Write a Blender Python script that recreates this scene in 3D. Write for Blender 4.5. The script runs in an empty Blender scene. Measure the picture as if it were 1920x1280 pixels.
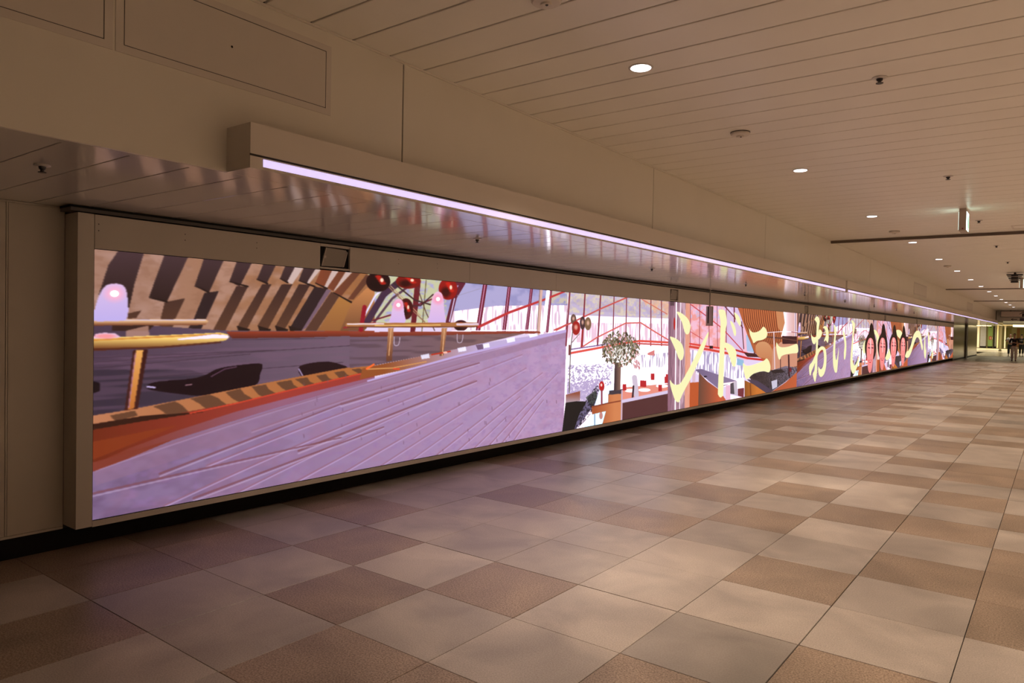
import bpy, bmesh, math, random
import numpy as np
from mathutils import Vector, Matrix
random.seed(7)
sc = bpy.context.scene
# ---------------------------------------------------------------- camera
FPX, YAW, PITCH, ROLL = 1349.5, 0.6505, -0.0213, 0.0200
CAM = np.array([5.089, 0.0, 1.55])
_f = np.array([-math.sin(YAW)*math.cos(PITCH), math.cos(YAW)*math.cos(PITCH), math.sin(PITCH)])
_r = np.array([math.cos(YAW), math.sin(YAW), 0.0]); _u = np.cross(_r, _f)
_c, _s = math.cos(ROLL), math.sin(ROLL)
RM = np.array([_c*_r+_s*_u, -_s*_r+_c*_u, _f])
cd = bpy.data.cameras.new('camera'); cam = bpy.data.objects.new('camera', cd)
sc.collection.objects.link(cam); sc.camera = cam
cd.sensor_width = 36.0; cd.lens = FPX*36/1920; cd.clip_start = 0.05; cd.clip_end = 400
M = Matrix(((RM[0][0], RM[1][0], -RM[2][0], CAM[0]), (RM[0][1], RM[1][1], -RM[2][1], CAM[1]),
            (RM[0][2], RM[1][2], -RM[2][2], CAM[2]), (0, 0, 0, 1)))
cam.matrix_world = M
# ---------------------------------------------------------------- view, world
sc.view_settings.view_transform = 'Standard'; sc.view_settings.look = 'None'
sc.view_settings.gamma = 1.0; sc.view_settings.use_curve_mapping = False
sc.view_settings.exposure = 0.0
w = bpy.data.worlds.new('world'); sc.world = w; w.use_nodes = True
w.node_tree.nodes['Background'].inputs[0].default_value = (0.5, 0.4, 0.3, 1)
w.node_tree.nodes['Background'].inputs[1].default_value = 0.02
# light levels
DOWN_W = 440.0          # watts of one downlight on the screen side
DOWN_W2 = 860.0         # watts of one downlight of the row across the passage
DOWN_C = (1.0, 0.775, 0.59)
SCREEN_E = 1.0

# pixel of the photograph -> point on a real plane (used only to measure)
def ray(q): return RM.T @ np.array([(q[0]-960)/FPX, (640-q[1])/FPX, 1.0])
def on_x(q, x): d = ray(q); return CAM + d*(x-CAM[0])/d[0]
def on_y(q, y): d = ray(q); return CAM + d*(y-CAM[1])/d[1]
def on_z(q, z): d = ray(q); return CAM + d*(z-CAM[2])/d[2]

def srgb(c):
    return tuple(((v/255)/12.92 if v <= 10 else ((v/255+0.055)/1.055)**2.4) for v in c)

# ---------------------------------------------------------------- materials
def mat(name, col, rough=0.5, metal=0.0, spec=0.5, emis=None, es=0.0):
    m = bpy.data.materials.new(name); m.use_nodes = True
    b = m.node_tree.nodes['Principled BSDF']
    b.inputs['Base Color'].default_value = (*col, 1); b.inputs['Roughness'].default_value = rough
    b.inputs['Metallic'].default_value = metal; b.inputs['Specular IOR Level'].default_value = spec
    if emis: b.inputs['Emission Color'].default_value = (*emis, 1); b.inputs['Emission Strength'].default_value = es
    return m

def painted(name, col, rough=0.4, var=0.05, bump=0.02, scale=3.0, spec=0.5):
    m = mat(name, col, rough, spec=spec); nt = m.node_tree; b = nt.nodes['Principled BSDF']
    tc = nt.nodes.new('ShaderNodeNewGeometry'); n = nt.nodes.new('ShaderNodeTexNoise')
    n.inputs['Scale'].default_value = scale; n.inputs['Detail'].default_value = 4
    nt.links.new(tc.outputs['Position'], n.inputs['Vector'])
    r = nt.nodes.new('ShaderNodeMapRange'); r.inputs[3].default_value = 1-var; r.inputs[4].default_value = 1+var
    nt.links.new(n.outputs[0], r.inputs[0])
    mx = nt.nodes.new('ShaderNodeVectorMath'); mx.operation = 'SCALE'; mx.inputs[0].default_value = col
    nt.links.new(r.outputs[0], mx.inputs['Scale']); nt.links.new(mx.outputs[0], b.inputs['Base Color'])
    if bump:
        n2 = nt.nodes.new('ShaderNodeTexNoise'); n2.inputs['Scale'].default_value = 1.2
        nt.links.new(tc.outputs['Position'], n2.inputs['Vector'])
        bp = nt.nodes.new('ShaderNodeBump'); bp.inputs['Strength'].default_value = bump; bp.inputs['Distance'].default_value = 0.05
        nt.links.new(n2.outputs[0], bp.inputs['Height']); nt.links.new(bp.outputs[0], b.inputs['Normal'])
    return m

def stone(name, c1, c2, speck, island, coarse):
    """granite paving: fine grain, worn patches, a slightly different tone in every slab"""
    m = mat(name, c1, 0.42, spec=0.45); nt = m.node_tree; L = nt.links; b = nt.nodes['Principled BSDF']
    g = nt.nodes.new('ShaderNodeNewGeometry')
    n1 = nt.nodes.new('ShaderNodeTexNoise'); n1.inputs['Scale'].default_value = coarse; n1.inputs['Detail'].default_value = 2
    n1.inputs['Roughness'].default_value = 0.7
    n2 = nt.nodes.new('ShaderNodeTexNoise'); n2.inputs['Scale'].default_value = 2.1; n2.inputs['Detail'].default_value = 3
    n2.inputs['Distortion'].default_value = 0.6
    for n in (n1, n2): L.new(g.outputs['Position'], n.inputs['Vector'])
    r1 = nt.nodes.new('ShaderNodeValToRGB'); r1.color_ramp.elements[0].position = 0.36; r1.color_ramp.elements[1].position = 0.62
    r1.color_ramp.elements[0].color = (*c2, 1); r1.color_ramp.elements[1].color = (*c1, 1)
    L.new(n1.outputs[0], r1.inputs[0])
    r2 = nt.nodes.new('ShaderNodeMapRange'); r2.inputs[1].default_value = 0.32; r2.inputs[2].default_value = 0.68
    r2.inputs[3].default_value = 0.70; r2.inputs[4].default_value = 1.08
    L.new(n2.outputs[0], r2.inputs[0])
    r3 = nt.nodes.new('ShaderNodeMapRange'); r3.inputs[3].default_value = 0.86; r3.inputs[4].default_value = 1.14
    if island: L.new(g.outputs['Random Per Island'], r3.inputs[0])
    else:
        oi = nt.nodes.new('ShaderNodeObjectInfo'); L.new(oi.outputs['Random'], r3.inputs[0])
    mm = nt.nodes.new('ShaderNodeMath'); mm.operation = 'MULTIPLY'; L.new(r2.outputs[0], mm.inputs[0]); L.new(r3.outputs[0], mm.inputs[1])
    vm = nt.nodes.new('ShaderNodeVectorMath'); vm.operation = 'SCALE'
    L.new(r1.outputs[0], vm.inputs[0]); L.new(mm.outputs[0], vm.inputs['Scale']); L.new(vm.outputs[0], b.inputs['Base Color'])
    rr = nt.nodes.new('ShaderNodeMapRange'); rr.inputs[3].default_value = 0.30; rr.inputs[4].default_value = 0.45
    L.new(n2.outputs[0], rr.inputs[0]); L.new(rr.outputs[0], b.inputs['Roughness'])
    bp = nt.nodes.new('ShaderNodeBump'); bp.inputs['Strength'].default_value = 0.15; bp.inputs['Distance'].default_value = 0.002
    L.new(n1.outputs[0], bp.inputs['Height']); L.new(bp.outputs[0], b.inputs['Normal'])
    return m

LIGHT = ((0.49, 0.435, 0.38), (0.35, 0.305, 0.26)); BROWN = ((0.42, 0.325, 0.245), (0.17, 0.12, 0.082)); GREY = ((0.36, 0.325, 0.285), (0.30, 0.265, 0.23))
STONES = {}
for isl in (False, True):
    STONES[isl] = [stone('stone_light', *LIGHT, 0, isl, 140), stone('stone_brown', *BROWN, 0, isl, 115), stone('stone_grey', *GREY, 0, isl, 120)]
M_GROUT = mat('grout', (0.075, 0.06, 0.05), 0.9)
M_PANEL = painted('ivory_panel', (0.76, 0.71, 0.61), 0.33, 0.03, 0.03)
M_WALL = painted('ivory_wall_panel', (0.60, 0.54, 0.45), 0.38, 0.03, 0.02)
M_HEAD = painted('header_panel', (0.60, 0.55, 0.48), 0.45, 0.03, 0.01)
M_SOFFIT = painted('glossy_soffit', (0.66, 0.61, 0.54), 0.115, 0.02, 0, spec=1.0)
M_CEIL = painted('ceiling_slat_paint', (0.82, 0.77, 0.68), 0.34, 0.03, 0.02)
M_BOX = painted('light_box_paint', (0.68, 0.61, 0.53), 0.4, 0.02, 0.01)
M_JOINT = mat('dark_joint', (0.045, 0.037, 0.028), 0.8)
M_BLACK = mat('black_matte', (0.012, 0.011, 0.010), 0.75, spec=0.2)
M_TRIM = mat('dark_grey_trim', (0.075, 0.072, 0.065), 0.45)
M_LINE = mat('black_line', (0.01, 0.008, 0.008), 0.8)
M_LED = mat('led_diffuser', (0.8, 0.8, 0.85), 0.4, emis=srgb((212, 197, 251)), es=1.0)
M_LAMP = mat('downlight_glow', (0.9, 0.9, 0.9), 0.4, emis=(1.0, 0.93, 0.96), es=6.0)
M_RING = mat('white_ring', (0.6, 0.55, 0.5), 0.35)
M_RAIL = mat('brown_rail', (0.13, 0.095, 0.07), 0.6)
M_METAL = mat('dull_metal', (0.30, 0.28, 0.25), 0.35, metal=0.8)
M_DMETAL = mat('dark_metal', (0.06, 0.055, 0.05), 0.4, metal=0.5)

# ---------------------------------------------------------------- object helpers
COL = sc.collection
def link(name, me, m=None, parent=None, label=None, cat=None, group=None, kind=None):
    o = bpy.data.objects.new(name, me); COL.objects.link(o)
    if m is not None and me is not None:
        for mm in (m if isinstance(m, (list, tuple)) else [m]): me.materials.append(mm)
    if parent: o.parent = parent
    tag(o, label, cat, group, kind); return o
def tag(o, label=None, cat=None, group=None, kind=None):
    if label: o['label'] = label
    if cat: o['category'] = cat
    if group: o['group'] = group
    if kind: o['kind'] = kind
    return o
def empty(name, loc=(0, 0, 0), label=None, cat=None, group=None, kind=None):
    o = link(name, None, None, None, label, cat, group, kind); o.location = loc; o.empty_display_size = 0.1; return o

class MB:
    def __init__(s): s.v = []; s.f = []; s.m = []
    def face(s, pts, mi=0):
        n = len(s.v); s.v += [tuple(map(float, p)) for p in pts]; s.f.append(tuple(range(n, n+len(pts)))); s.m.append(mi)
    def box(s, a, b, mi=0, ch=0.0):
        (x0, y0, z0), (x1, y1, z1) = a, b; n = len(s.v)
        s.v += [(x0,y0,z0),(x1,y0,z0),(x1,y1,z0),(x0,y1,z0),(x0,y0,z1),(x1,y0,z1),(x1,y1,z1),(x0,y1,z1)]
        for q in ((0,3,2,1),(4,5,6,7),(0,1,5,4),(1,2,6,5),(2,3,7,6),(3,0,4,7)): s.f.append(tuple(n+i for i in q)); s.m.append(mi)
        return s
    def slab(s, a, b, axis, sgn, ch, mi=0):
        """box whose face on one side (axis, sgn) is chamfered"""
        a = list(a); b = list(b); o = [i for i in range(3) if i != axis]
        top = b[axis] if sgn > 0 else a[axis]; bot = a[axis] if sgn > 0 else b[axis]
        def ring(lv, d):
            r = []
            for p, q in ((0, 0), (1, 0), (1, 1), (0, 1)):
                v = [0, 0, 0]; v[axis] = lv
                v[o[0]] = (b[o[0]]-d) if p else (a[o[0]]+d); v[o[1]] = (b[o[1]]-d) if q else (a[o[1]]+d); r.append(tuple(v))
            return r
        n = len(s.v); s.v += ring(bot, 0)+ring(top-sgn*ch, 0)+ring(top, ch)
        flip = (sgn > 0) ^ (axis == 1)
        Q = [(3, 2, 1, 0)]
        for k in (0, 4):
            for i in range(4): Q.append((k+i, k+(i+1) % 4, k+4+(i+1) % 4, k+4+i))
        Q.append((8, 9, 10, 11))
        for q in Q: s.f.append(tuple(n+i for i in (q if flip else q[::-1]))); s.m.append(mi)
        return s
    def lathe(s, c, prof, axis=2, n=20, mi=0, sgn=1):
        """prof: list of (radius, height along axis)"""
        o = [i for i in range(3) if i != axis]; base = len(s.v)
        for r, h in prof:
            for k in range(n):
                v = [0, 0, 0]; v[axis] = c[axis]+sgn*h; v[o[0]] = c[o[0]]+r*math.cos(2*math.pi*k/n); v[o[1]] = c[o[1]]+r*math.sin(2*math.pi*k/n)
                s.v.append(tuple(v))
        for j in range(len(prof)-1):
            for k in range(n):
                a = base+j*n+k; b_ = base+j*n+(k+1) % n
                s.f.append((a, b_, b_+n, a+n)); s.m.append(mi)
        s.f.append(tuple(base+k for k in range(n))[::-1]); s.m.append(mi)
        e = base+(len(prof)-1)*n; s.f.append(tuple(e+k for k in range(n))); s.m.append(mi)
        return s
    def mesh(s, name='m', smooth=False):
        me = bpy.data.meshes.new(name); me.from_pydata(s.v, [], s.f); me.polygons.foreach_set('material_index', s.m)
        if smooth: me.polygons.foreach_set('use_smooth', [True]*len(s.f))
        me.update(); bm = bmesh.new(); bm.from_mesh(me); bmesh.ops.recalc_face_normals(bm, faces=bm.faces); bm.to_mesh(me); bm.free()
        return me
def boxobj(name, a, b, m, parent=None, **k): return link(name, MB().box(a, b).mesh(name), m, parent, **k)
def slabobj(name, a, b, axis, sgn, ch, m, parent=None, **k): return link(name, MB().slab(a, b, axis, sgn, ch).mesh(name), m, parent, **k)

# ---------------------------------------------------------------- levels
CZ = 3.167      # ceiling
SZ = 2.28       # low soffit
FX = 1.81       # fascia plane
BX = 2.013      # front of the light housing
WX = -0.20      # wall left of the screen, behind the plinth
RX = 9.6        # far side wall
Y0, Y1 = -7.0, 55.4

# ================================================================ FLOOR
floor = boxobj('floor', (-0.5, Y0-1, -0.12), (RX+0.3, 72, -0.010), M_GROUT, kind='structure', label='paved passage floor of light and brown stone slabs')
PX, PY, OX, OY = 0.6411, 0.6522, 4.101, 3.6925
TYPE = {}
def st(r0, col, s):
    for i, ch in enumerate(s): TYPE[(col, r0+i)] = 'LBG'.index(ch)
st(-1, 0, 'BLLBLBLBLBBLLLBLBBL'); st(-1, 1, 'LLBBBLBLLBBLLBLLBLB'); st(-2, -1, 'BGLBLLBLLBLBLBBLBLLB')
st(-3, -2, 'BLLLLLBLBLBLLBLLBLB'); st(-4, -3, 'LBLBLLBLBLLBLBLLB'); st(-4, -4, 'LLBLLLBLLBLLBLB'); st(-5, -5, 'LBLLBLLBLLBLLB')
st(-5, -6, 'LLBBLBLLLBLLB')
def ttype(c, r):
    if (c, r) in TYPE: return TYPE[(c, r)]
    q = random.Random(c*7919+r*104729+13).random()
    return 0 if q < 0.57 else 1 if q < 0.96 else 2
def joints(c, r):
    g = [0.0016]*4                       # x0, x1, y0, y1 half joints
    if c == 0: g[0] = 0.0030
    if c == -1: g[1] = 0.0030
    if c == 1: g[0] = 0.0022
    if c == 0: g[1] = 0.0022
    if c in (-5, 6): g[0] = 0.003
    if c in (-6, 5): g[1] = 0.003
    if r % 12 == 0: g[2] = 0.0035
    if r % 12 == 11: g[3] = 0.0035
    if r % 12 == 5: g[2] = 0.0025
    if r % 12 == 4: g[3] = 0.0025
    return g
tile_cache = {}
def tile_mesh(c, r):
    t = ttype(c, r); g = tuple(joints(c, r)); x0 = 0.0 if c > -7 else (WX+0.002)-(OX+c*PX)
    key = (t, g, round(x0, 4))
    if key not in tile_cache:
        me = MB().slab((x0+g[0], g[2], -0.010), (PX-g[1], PY-g[3], 0), 2, 1, 0.0012).mesh('floor_tile')
        me.materials.append(STONES[False][t]); tile_cache[key] = me
    return tile_cache[key]
for r in range(-5, 28):
    for c in range(-7, 2):
        o = link('floor_tile', tile_mesh(c, r), None, floor)
        o.location = (OX+c*PX, OY+r*PY, random.uniform(-0.0004, 0.0004))
fm = MB()
for r in range(-15, 95):
    for c in range(-7, 9):
        if -5 <= r < 28 and c < 2: continue
        y0 = OY+r*PY
        if y0+PY > 66: continue
        g = joints(c, r); x0 = max(OX+c*PX, WX+0.002); x1 = min(OX+(c+1)*PX, RX-0.01)
        dz = random.uniform(-0.0004, 0.0004)
        fm.slab((x0+g[0], y0+g[2], -0.010), (x1-g[1], y0+PY-g[3], dz), 2, 1, 0.0012, ttype(c, r))
link('floor_tile_field', fm.mesh('floor_tile_field'), STONES[True], floor, kind='stuff')

# ================================================================ MAIN CEILING
ceiling = boxobj('ceiling', (FX-0.02, Y0-0.5, CZ+0.03), (RX+0.2, Y1+0.5, CZ+0.15), M_JOINT, kind='structure', label='ivory metal slat ceiling of the passage')
SP = 0.2895; SO = 2.737
breaks = (13.55, 29.6, 40.0)
slats = []; y = SO-33*SP
while y < Y1-0.02:
    ye = y+SP
    slats.append((y, min(ye, Y1))); y = ye
cm = MB(); cache = {}
for (a, b) in slats:
    ga, gb = 0.0065, 0.0065
    for bk in breaks:
        if abs(a-bk) < SP/2: ga = 0.016
        if abs(b-bk) < SP/2: gb = 0.016
    if a < 20:
        k = (ga, gb)
        if k not in cache:
            me = MB().slab((FX+0.004, ga, 0.0), (RX, SP-gb, 0.022), 2, -1, 0.003).mesh('ceiling_slat'); me.materials.append(M_CEIL); cache[k] = me
        o = link('ceiling_slat', cache[k], None, ceiling); o.location = (0, a, CZ)
    else: cm.slab((FX+0.004, a+ga, CZ), (RX, b-gb, CZ+0.022), 2, -1, 0.003)
for bk, h in zip(breaks, (0.045, 0.03, 0.03)): boxobj('cross_rail', (FX+0.013, bk-0.03, CZ-h), (RX, bk+0.03, CZ-0.0005), M_RAIL, ceiling)
link('ceiling_slat_field', cm.mesh('ceiling_slat_field'), M_CEIL, ceiling, kind='stuff')
boxobj('edge_angle', (FX, Y0, CZ-0.012), (FX+0.012, Y1, CZ-0.001), M_PANEL, ceiling)

# ================================================================ LEFT UPPER WALL (fascia above the low soffit)
fas = boxobj('wall_left_upper', (FX-0.25, Y0-0.5, SZ+0.012), (FX-0.014, Y1+0.4, CZ+0.1), M_JOINT, kind='structure', label='ivory upper wall of wide panels above the low soffit')
js = [3.146+3.4475*k for k in range(-3, 16)]
for a, b in zip(js[:-1], js[1:]):
    if a > Y1: break
    slabobj('wall_panel', (FX-0.014, a+0.005, SZ), (FX, min(b, Y1)-0.005, CZ-0.002), 0, 1, 0.0015, M_PANEL, fas)

# ================================================================ LOW SOFFIT
soff = boxobj('ceiling_lower', (WX-0.1, Y0-0.5, SZ+0.03), (FX-0.26, 62, SZ+0.12), M_JOINT, kind='structure', label='low glossy slatted soffit over the screen wall')
SS = 0.2785; y = 1.255-29*SS; cache2 = None; sm = MB()
while y < 61.7:
    if y < 17:
        if cache2 is None:
            cache2 = MB().slab((WX-0.02, 0.0038, 0), (1.745, SS-0.0038, 0.02), 2, -1, 0.002).mesh('soffit_slat'); cache2.materials.append(M_SOFFIT)
        o = link('soffit_slat', cache2, None, soff); o.location = (0, y, SZ)
    else: sm.slab((WX-0.02, y+0.0028, SZ), (1.745, y+SS-0.0028, SZ+0.02), 2, -1, 0.002)
    y += SS
link('soffit_slat_field', sm.mesh('soffit_slat_field'), M_SOFFIT, soff, kind='stuff')
boxobj('edge_board', (1.748, Y0, SZ-0.001), (FX-0.0145, 61.7, SZ+0.025), M_SOFFIT, soff)

# ================================================================ WALL LEFT OF THE SCREEN
wl = boxobj('wall_left', (WX-0.2, Y0, 0.0), (WX-0.012, 50.4, SZ+0.02), M_JOINT, kind='structure', label='dim ivory panelled wall left of the screen')
py = [Y0+0.1, -4.2, -3.0, -1.8, -0.6, 0.6, 1.676]
for a, b in zip(py[:-1], py[1:]): slabobj('wall_panel', (WX-0.012, a+0.002, 0.15), (WX, b-0.0015, SZ-0.012), 0, 1, 0.001, M_WALL, wl)
boxobj('joint_cover', (WX-0.012, 1.678, 0.15), (WX-0.001, 1.687, SZ-0.012), M_WALL, wl)
slabobj('wall_panel', (WX-0.012, 1.689, 0.15), (WX, 2.012, SZ-0.012), 0, 1, 0.001, M_WALL, wl)
boxobj('bottom_rail', (WX-0.012, Y0+0.1, 0.132), (WX+0.003, 2.010, 0.148), M_WALL, wl)
boxobj('top_rail', (WX-0.012, Y0+0.1, SZ-0.011), (WX+0.006, 2.004, SZ-0.002), M_WALL, wl)
boxobj('baseboard_left', (WX-0.0125, Y0+0.1, 0.0), (WX+0.0, 50.35, 0.131), M_BLACK, kind='structure', label='black recessed base strip under the wall and screen')

# ================================================================ VIDEO WALL
SY0, SY1, PER, Z0, Z1 = 2.115, 50.415, 16.1, 0.203, 2.003
vw = empty('video_wall', (0, 2.1, 0), 'long wall-wide LED video screen showing a restaurant interior with yellow Japanese lettering', 'video screen')
def part(name, a, b, m, **k):
    o = boxobj(name, a, b, m, vw, **k); o.location = (0, -2.1, 0); return o
def pslab(name, a, b, m, **k):
    o = slabobj(name, a, b, 0, 1, 0.0012, m, vw, **k); o.location = (0, -2.1, 0); return o
pslab('end_pillar', (WX+0.004, 2.012, 0.161), (0.0, SY0-0.0025, 2.234), M_HEAD)
part('display_backing', (-0.16, SY0, 0.1565), (-0.022, SY1, 2.229), M_BLACK)
part('black_reveal', (-0.0215, SY0, 0.198), (-0.009, SY1, 2.008), M_LINE)
part('bottom_rail', (-0.021, SY0, 0.157), (0.0, SY1, 0.1965), M_HEAD)
part('top_trim', (-0.15, 1.965, 2.2405), (0.012, SY1, 2.262), M_TRIM)
part('top_trim', (-0.16, 1.965, 2.2635), (0.001, SY1, 2.277), M_BLACK)
cav = [(3.937, 4.261), (10.935, 11.245), (18.72, 19.04), (26.12, 26.44), (28.93, 29.25), (36.22, 36.54), (42.26, 42.58)]
gr = sorted([SY0, SY1]+[5.91+1.678*k for k in range(-1, 27)]+[c for q in cav for c in q])
gr = [g for g in gr if SY0 <= g <= SY1 and not any(c0+0.001 < g < c1-0.001 for c0, c1 in cav) and abs(g-4.232) > 0.02]
for a, b in zip(gr[:-1], gr[1:]):
    if b-a < 0.03: continue
    if any(abs(a-c0) < 1e-6 for c0, c1 in cav):
        pslab('header_strip', (-0.022, a+0.001, 2.2085), (0.0, b-0.001, 2.232), M_HEAD)
        pslab('header_strip', (-0.022, a+0.001, 2.0145), (0.0, b-0.001, 2.031), M_HEAD)
    else: pslab('header_panel', (-0.022, a+0.0012, 2.0075), (0.0, b-0.0012, 2.232), M_HEAD)
cavlab = ['small tilted grey box in a black recess in the header, nearest the left pillar', 'tilted grey box in the header recess just left of the hanging bracket',
          'tilted box in header recess above the first small yellow characters', 'dark header recess with tilted box, left of the close pair above the four heads',
          'dark header recess with tilted box, right of the close pair above the four heads', 'dark recess with tilted box in header above the arched yellow stroke', 'farthest dark recess with tilted box in the header near the end of the screen']
for (c0, c1), lb in zip(cav, cavlab):
    e = empty('recessed_speaker', (0, c0, 2.03), lb, 'speaker', 'tilted boxes recessed along the screen header')
    W = c1-c0
    m = MB(); m.box((-0.0225, 0.002, 0.001), (-0.0215, W-0.002, 0.177)); link('recess_back', m.mesh(), M_BLACK, e)
    # tilted box: a leaning parallelogram body with a lip on both sides
    m = MB()
    def P(y, z, x): return (x, y*W/0.324, z)
    q = [(0.018, 0.008), (0.262, 0.014), (0.304, 0.150), (0.285, 0.166), (0.064, 0.171)]
    n = len(q); bk = [P(a, b, -0.021) for a, b in q]; fr = [P(a, b, -0.006 if a < 0.2 else -0.010) for a, b in q]
    m.face(fr); m.face(bk[::-1])
    for i in range(n): m.face([bk[i], bk[(i+1) % n], fr[(i+1) % n], fr[i]])
    link('tilted_box', m.mesh(), mat('speaker_grey', (0.36, 0.33, 0.28), 0.5), e)
    for qs in ([(0.018, 0.008), (0.026, 0.008), (0.072, 0.171), (0.064, 0.171)], [(0.255, 0.014), (0.262, 0.014), (0.304, 0.150), (0.297, 0.150)]):
        m = MB(); m.face([P(a, b, -0.0045) for a, b in qs]); link('edge_lip', m.mesh(), M_RING, e)
    m = MB(); m.face([P(a, b, -0.0043) for a, b in ((0.048, 0.08), (0.066, 0.08), (0.066, 0.10), (0.048, 0.10))]); link('latch', m.mesh(), M_RING, e)
sm_ = MB()
for yy in (2.140, 2.732, 3.32, 4.86, 5.4):
    for zz in (2.171, 2.128): sm_.lathe((0.0, yy, zz), [(0.004, 0), (0.003, 0.0015)], 0, 8)
o = link('screw_head', sm_.mesh(), M_DMETAL, vw); o.location = (0, -2.1, 0)
# ---- the moving picture on the screen, drawn as a still (flat screen content)
def to_px(Y, Z):
    X = np.stack([np.full_like(Y, -CAM[0]), Y-CAM[1], Z-CAM[2]], -1) @ RM.T
    return 960+FPX*X[..., 0]/X[..., 2], 640-FPX*X[..., 1]/X[..., 2]
def noise2(h, w_, cell_y, cell_x, seed):
    rs = np.random.RandomState(seed); gy, gx = int(h/cell_y)+3, int(w_/cell_x)+3; g = rs.rand(gy, gx).astype(np.float32)
    yy = np.arange(h)/cell_y; xx = np.arange(w_)/cell_x; iy = yy.astype(int); ix = xx.astype(int)
    fy = (yy-iy)[:, None]; fx = (xx-ix)[None, :]; fy = fy*fy*(3-2*fy); fx = fx*fx*(3-2*fx)
    a = g[iy][:, ix]; b = g[iy][:, ix+1]; c = g[iy+1][:, ix]; d = g[iy+1][:, ix+1]
    return (a*(1-fx)+b*fx)*(1-fy)+(c*(1-fx)+d*fx)*fy
class Pic:
    def __init__(s, w_, h, y0, y1):
        s.w, s.h = w_, h
        Y = y0+(np.arange(w_)+0.5)/w_*(y1-y0); Z = Z0+(np.arange(h)+0.5)/h*(Z1-Z0)
        YY, ZZ = np.meshgrid(Y, Z); s.U, s.V = [a.astype(np.float32) for a in to_px(YY, ZZ)]
        s.img = np.zeros((h, w_, 3), np.float32); s.cu = s.U.mean(0); s.F = (0, 0, 1.0); s.clip = None
    def frame(s, x, y, k): s.F = (x, y, k)
    def T(s, pts): x, y, k = s.F; return np.array([(x+p[0]/k, y+p[1]/k) for p in pts], np.float64)
    def win(s, P, pad=2):
        c = np.where((s.cu >= P[:, 0].min()-pad-3) & (s.cu <= P[:, 0].max()+pad+3))[0]
        if len(c) == 0: return None
        c0, c1 = c[0], c[-1]+1; v = s.V[:, c0:c1]; lo, hi = P[:, 1].min()-pad, P[:, 1].max()+pad
        r = np.where((v.min(1) <= hi) & (v.max(1) >= lo))[0]
        if len(r) == 0: return None
        return slice(r[0], r[-1]+1), slice(c0, c1)
    def mask(s, P, W):
        u, v = s.U[W], s.V[W]; ins = np.zeros(u.shape, bool); n = len(P)
        for i in range(n):
            x1, y1 = P[i]; x2, y2 = P[(i+1) % n]
            if y1 == y2: continue
            c = ((v < y1) != (v < y2)); ins ^= c & (u < (x2-x1)*(v-y1)/(y2-y1)+x1)
        return ins
    def put(s, W, a, col):
        """col: (r,g,b) or (col0, col1, 'u'|'v', t0, t1) gradient in photo px"""
        im = s.img[W]; a = a[..., None].astype(np.float32)
        if len(col) == 3: c = np.array(col, np.float32)/255
        else:
            c0, c1, ax, t0, t1 = col; fx, fy, k = s.F
            t0, t1 = (fx+t0/k, fx+t1/k) if ax == 'u' else (fy+t0/k, fy+t1/k)
            t = np.clip(((s.U if ax == 'u' else s.V)[W]-t0)/(t1-t0), 0, 1)[..., None]
            c = (np.array(c0, np.float32)*(1-t)+np.array(c1, np.float32)*t)/255
        im += a*(c-im)
    def poly(s, pts, col, a=1.0, sm=False, tex=None):
        P = s.T(pts)
        if sm: P = spl(P, True)
        W = s.win(P)
        if W is None: return
        m = s.mask(P, W).astype(np.float32)*a
        if tex is not None: m = m*tex[W]
        s.put(W, m, col)
    def line(s, pts, wd, col, a=1.0, sm=False):
        P = s.T(pts); wd = np.atleast_1d(wd)/s.F[2]
        if sm: P = spl(P, False)
        W = s.win(P, wd.max()+1)
        if W is None: return
        u, v = s.U[W], s.V[W]; best = np.full(u.shape, -9e9, np.float32)
        ws = np.interp(np.linspace(0, 1, len(P)), np.linspace(0, 1, len(wd)), wd)
        for i in range(len(P)-1):
            x1, y1 = P[i]; dx, dy = P[i+1]-P[i]; L2 = dx*dx+dy*dy+1e-9
            t = np.clip(((u-x1)*dx+(v-y1)*dy)/L2, 0, 1)
            d = np.hypot(u-x1-t*dx, v-y1-t*dy); best = np.maximum(best, (ws[i]*(1-t)+ws[i+1]*t)/2-d)
        s.put(W, np.clip(best/0.35+0.5, 0, 1)*a, col)
    def ell(s, cx, cy, rx, ry, col, a=1.0, soft=0.06):
        P = s.T([(cx-rx*1.6, cy-ry*1.6), (cx+rx*1.6, cy+ry*1.6)]); W = s.win(P)
        if W is None: return
        C = s.T([(cx, cy)])[0]; k = s.F[2]
        d = np.hypot((s.U[W]-C[0])/(rx/k), (s.V[W]-C[1])/(ry/k)); s.put(W, np.clip((1-d)/soft+0.5, 0, 1)*a, col)
def spl(P, closed, n=6):
    out = []; N = len(P)
    for i in range(N if closed else N-1):
        if closed: p0, p1, p2, p3 = P[i-1], P[i], P[(i+1) % N], P[(i+2) % N]
        else: p0, p1, p2, p3 = P[max(i-1, 0)], P[i], P[i+1], P[min(i+2, N-1)]
        for j in range(n):
            t = j/n; out.append(0.5*((2*p1)+(-p0+p2)*t+(2*p0-5*p1+4*p2-p3)*t*t+(-p0+3*p1-3*p2+p3)*t**3))
    if not closed: out.append(P[-1])
    return np.array(out)

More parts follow.
